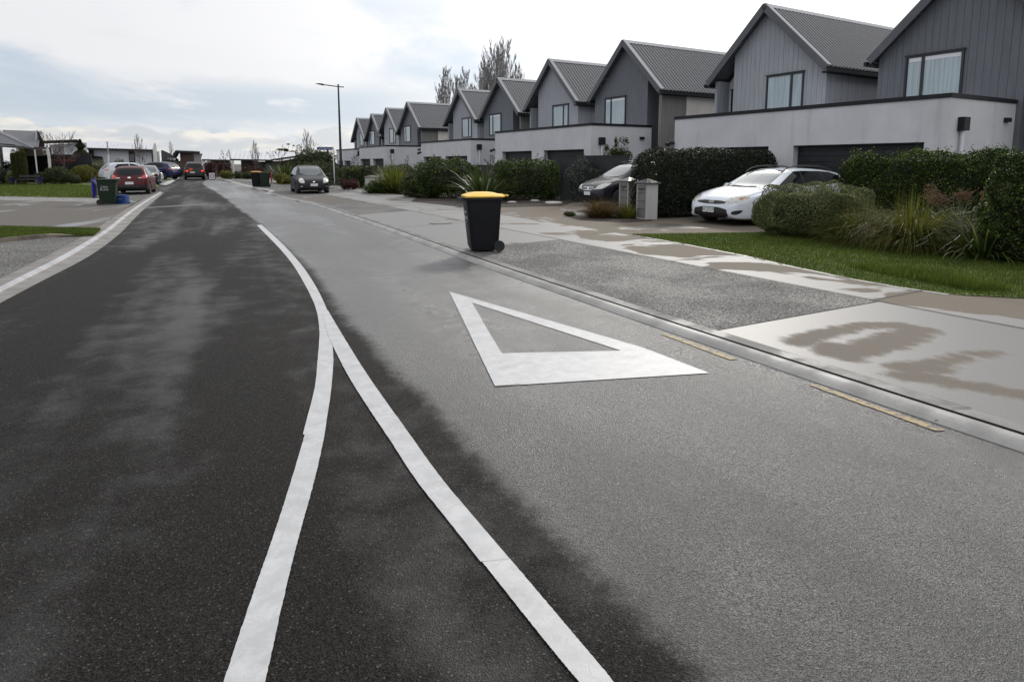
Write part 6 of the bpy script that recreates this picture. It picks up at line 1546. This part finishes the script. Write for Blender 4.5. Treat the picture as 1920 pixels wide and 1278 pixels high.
# small far bits beyond the left kerb: dark leafless garden
# ------------------------------------------------------------------ left garden
def shp(name, label, x0, x1, h, D, depth, kind, **k):
    a = X(x0, D); b = X(x1, D); k.setdefault('leaf', .09); k.setdefault('dens', .8)
    return shrub(name, label, ((a + b) / 2, D, .03), (b - a, depth, h), 0, kind, **k)
shp('round_bush', 'clipped ball shaped dark bush in the left garden', 84, 126, 1.30, 47.2, 1.7, 'far', square=2.2, amp=.04, cat='bush')
shp('grass_mound', 'yellow green mound right of the ball bush, the longer one', 135, 176, 1.35, 50, 1.6, 'yellow', square=2.3, amp=.12, cat='bush'); shp('grass_mound', 'yellow green low mound between the ball bush and the longer mound', 124, 148, 1.0, 49.5, 1.3, 'yellow', square=2.2, amp=.1, cat='bush')
shp('low_bush', 'small dark bush between ball bush and yellow mound', 126, 144, .75, 47.5, 1.2, 'far', square=2.2, amp=.08, cat='bush')
shp('hedge', 'dark hedge running behind the left garden', -60, 128, 1.6, 54, 1.5, 'dark', square=4, amp=.15, cat='hedge', leaf=.11)
shp('low_bush', 'dark bush mass at the left edge of the garden', -30, 30, 1.25, 47.5, 1.6, 'dark', square=2.6, amp=.15, cat='bush'); shp('low_bush', 'olive tipped bush beside the garden bench', 12, 32, .95, 46.8, 1.0, 'olive', square=2.2, amp=.08, cat='bush')
shp('low_bush', 'small light bush left of the ball bush', 66, 84, .9, 47.4, 1.0, 'far', square=2.2, amp=.08, cat='bush')
for i, (px, lab) in enumerate(((26.5, 'narrow clipped conifer by the left house, leftmost of three'), (36, 'narrow clipped conifer by the left house, middle of three'), (44, 'narrow clipped conifer by the left house, rightmost of three'))):
    shp('columnar_conifer', lab, px - 4.8, px + 4.0, (2.62, 2.74, 2.68)[i], 46.3 - i * .2, .45, 'yellow_conifer', square=2.7, amp=.012, leaf=.05, dens=1.3, cat='conifer', group='clipped conifers by the left house')
q = X(153, 57); root = empty('conifer_tree', (q, 57, 0), 0, 'dark ragged conifer tree between the bare trees and the white house', 'tree')
MB().tube([(0, 0, 0), (0, 0, 3.6)], [.12, .03], 7).build('trunk', BARK, root)
n = 9000; t = rng.uniform(0, 1, n); rad = (1.05 * (1 - t) ** .7 + .08) * (.75 + .35 * np.sin(t * 31)) * np.sqrt(rng.uniform(.2, 1, n)); a = rng.uniform(0, 6.28, n)
P = np.stack([rad * np.cos(a), rad * np.sin(a), .4 + t * 3.3 - rad * .25], 1); quads('crown', leafcloud(P, unit(P * np.array([1, 1, .1])), .16, .4), LEAF['conifer'], root)
shp('shrub', 'brown green leafy bush below the lean-to', 166, 194, 1.6, 56, 1.6, 'olive', square=2.3, amp=.2); shp('shrub', 'small round tree in front of the long white house', 217, 235, 1.9, 62, 1.4, 'far', square=2, amp=.2, leaf=.12)
for (px, D, top, sd, w, m_, lab) in ((87, 58, 243, 31, .9, BARK, 'thin bare tree with tall wand-like branches, leftmost'), (103, 52, 268, 32, .85, BARKR, 'red twigged bare tree left of the other one'), (118, 51, 262, 33, .95, BARKR, 'red twigged bare tree beside the dark conifer')):
    hh = Z(top, D); bare_tree('bare_tree', lab, (X(px, D), D, 0), hh, 'round' if sd > 31 else 'column', 'bare trees of the left garden', m_, 1.15 if sd > 31 else 1.0, .06 if sd > 31 else None, .007, sd, w)
for (px, D, h, kd, lab) in ((335, 75, 1.3, 'far', 'dark shrub by the road end, left of the four wheel drive'), (318, 78, 2.2, 'dark', 'dark leafless thicket above the small white sign'), (390, 80, 1.5, 'red', 'reddish bush right of the four wheel drive'), (308, 72, 1.6, 'dark', 'dark bush behind the rear of the blue SUV')):
    shp('shrub', lab, px - 9, px + 9, h, D, 1.5, kd, square=2.2, amp=.2, leaf=.13, dens=.6)
# garden bench and pots by the left house
D = 45.5; r = empty('garden_bench', (X(48, D), D, 0), 0, 'low dark garden bench on the lawn edge by the left house', 'bench')
w = (X(68, D) - X(30, D)) / 2; M_bn = mat('dark_bench_timber', col=(.022, .022, .022), rough=.7)
MB().box(-w, w, -.2, .2, .40, .44).build('seat', M_bn, r); MB().box(-w, w, .18, .22, .48, .52).box(-w, w, .18, .22, .60, .75).build('backrest', M_bn, r)
for sx in (-1, 1): MB().box(sx * w - .03, sx * w + .03, -.2, .22, .0, .399).build('leg', mat('grey_bench_leg', col=(.07, .07, .075), rough=.6), r)
for px, lab in ((22, 'small blue plant pot at the left end of the bench'), (76, 'small blue plant pot at the right end of the bench')):
    o = empty('plant_pot', (X(px, D), D - .2, 0), 0, lab, 'plant pot', 'blue pots beside the bench'); MB().lathe([(.12, 0), (.19, .3), (.2, .32), (.17, .32), (.16, .27), (.001, .27)], 16).build('pot', mat('blue_glaze', col=(.02, .02, .09), rough=.25), o, smooth=True)
    blades(o, 60, .35, .02, BLADE['green'], 1.0, .7, .08, 'plant'); o.children[-1].location = (0, 0, .27)
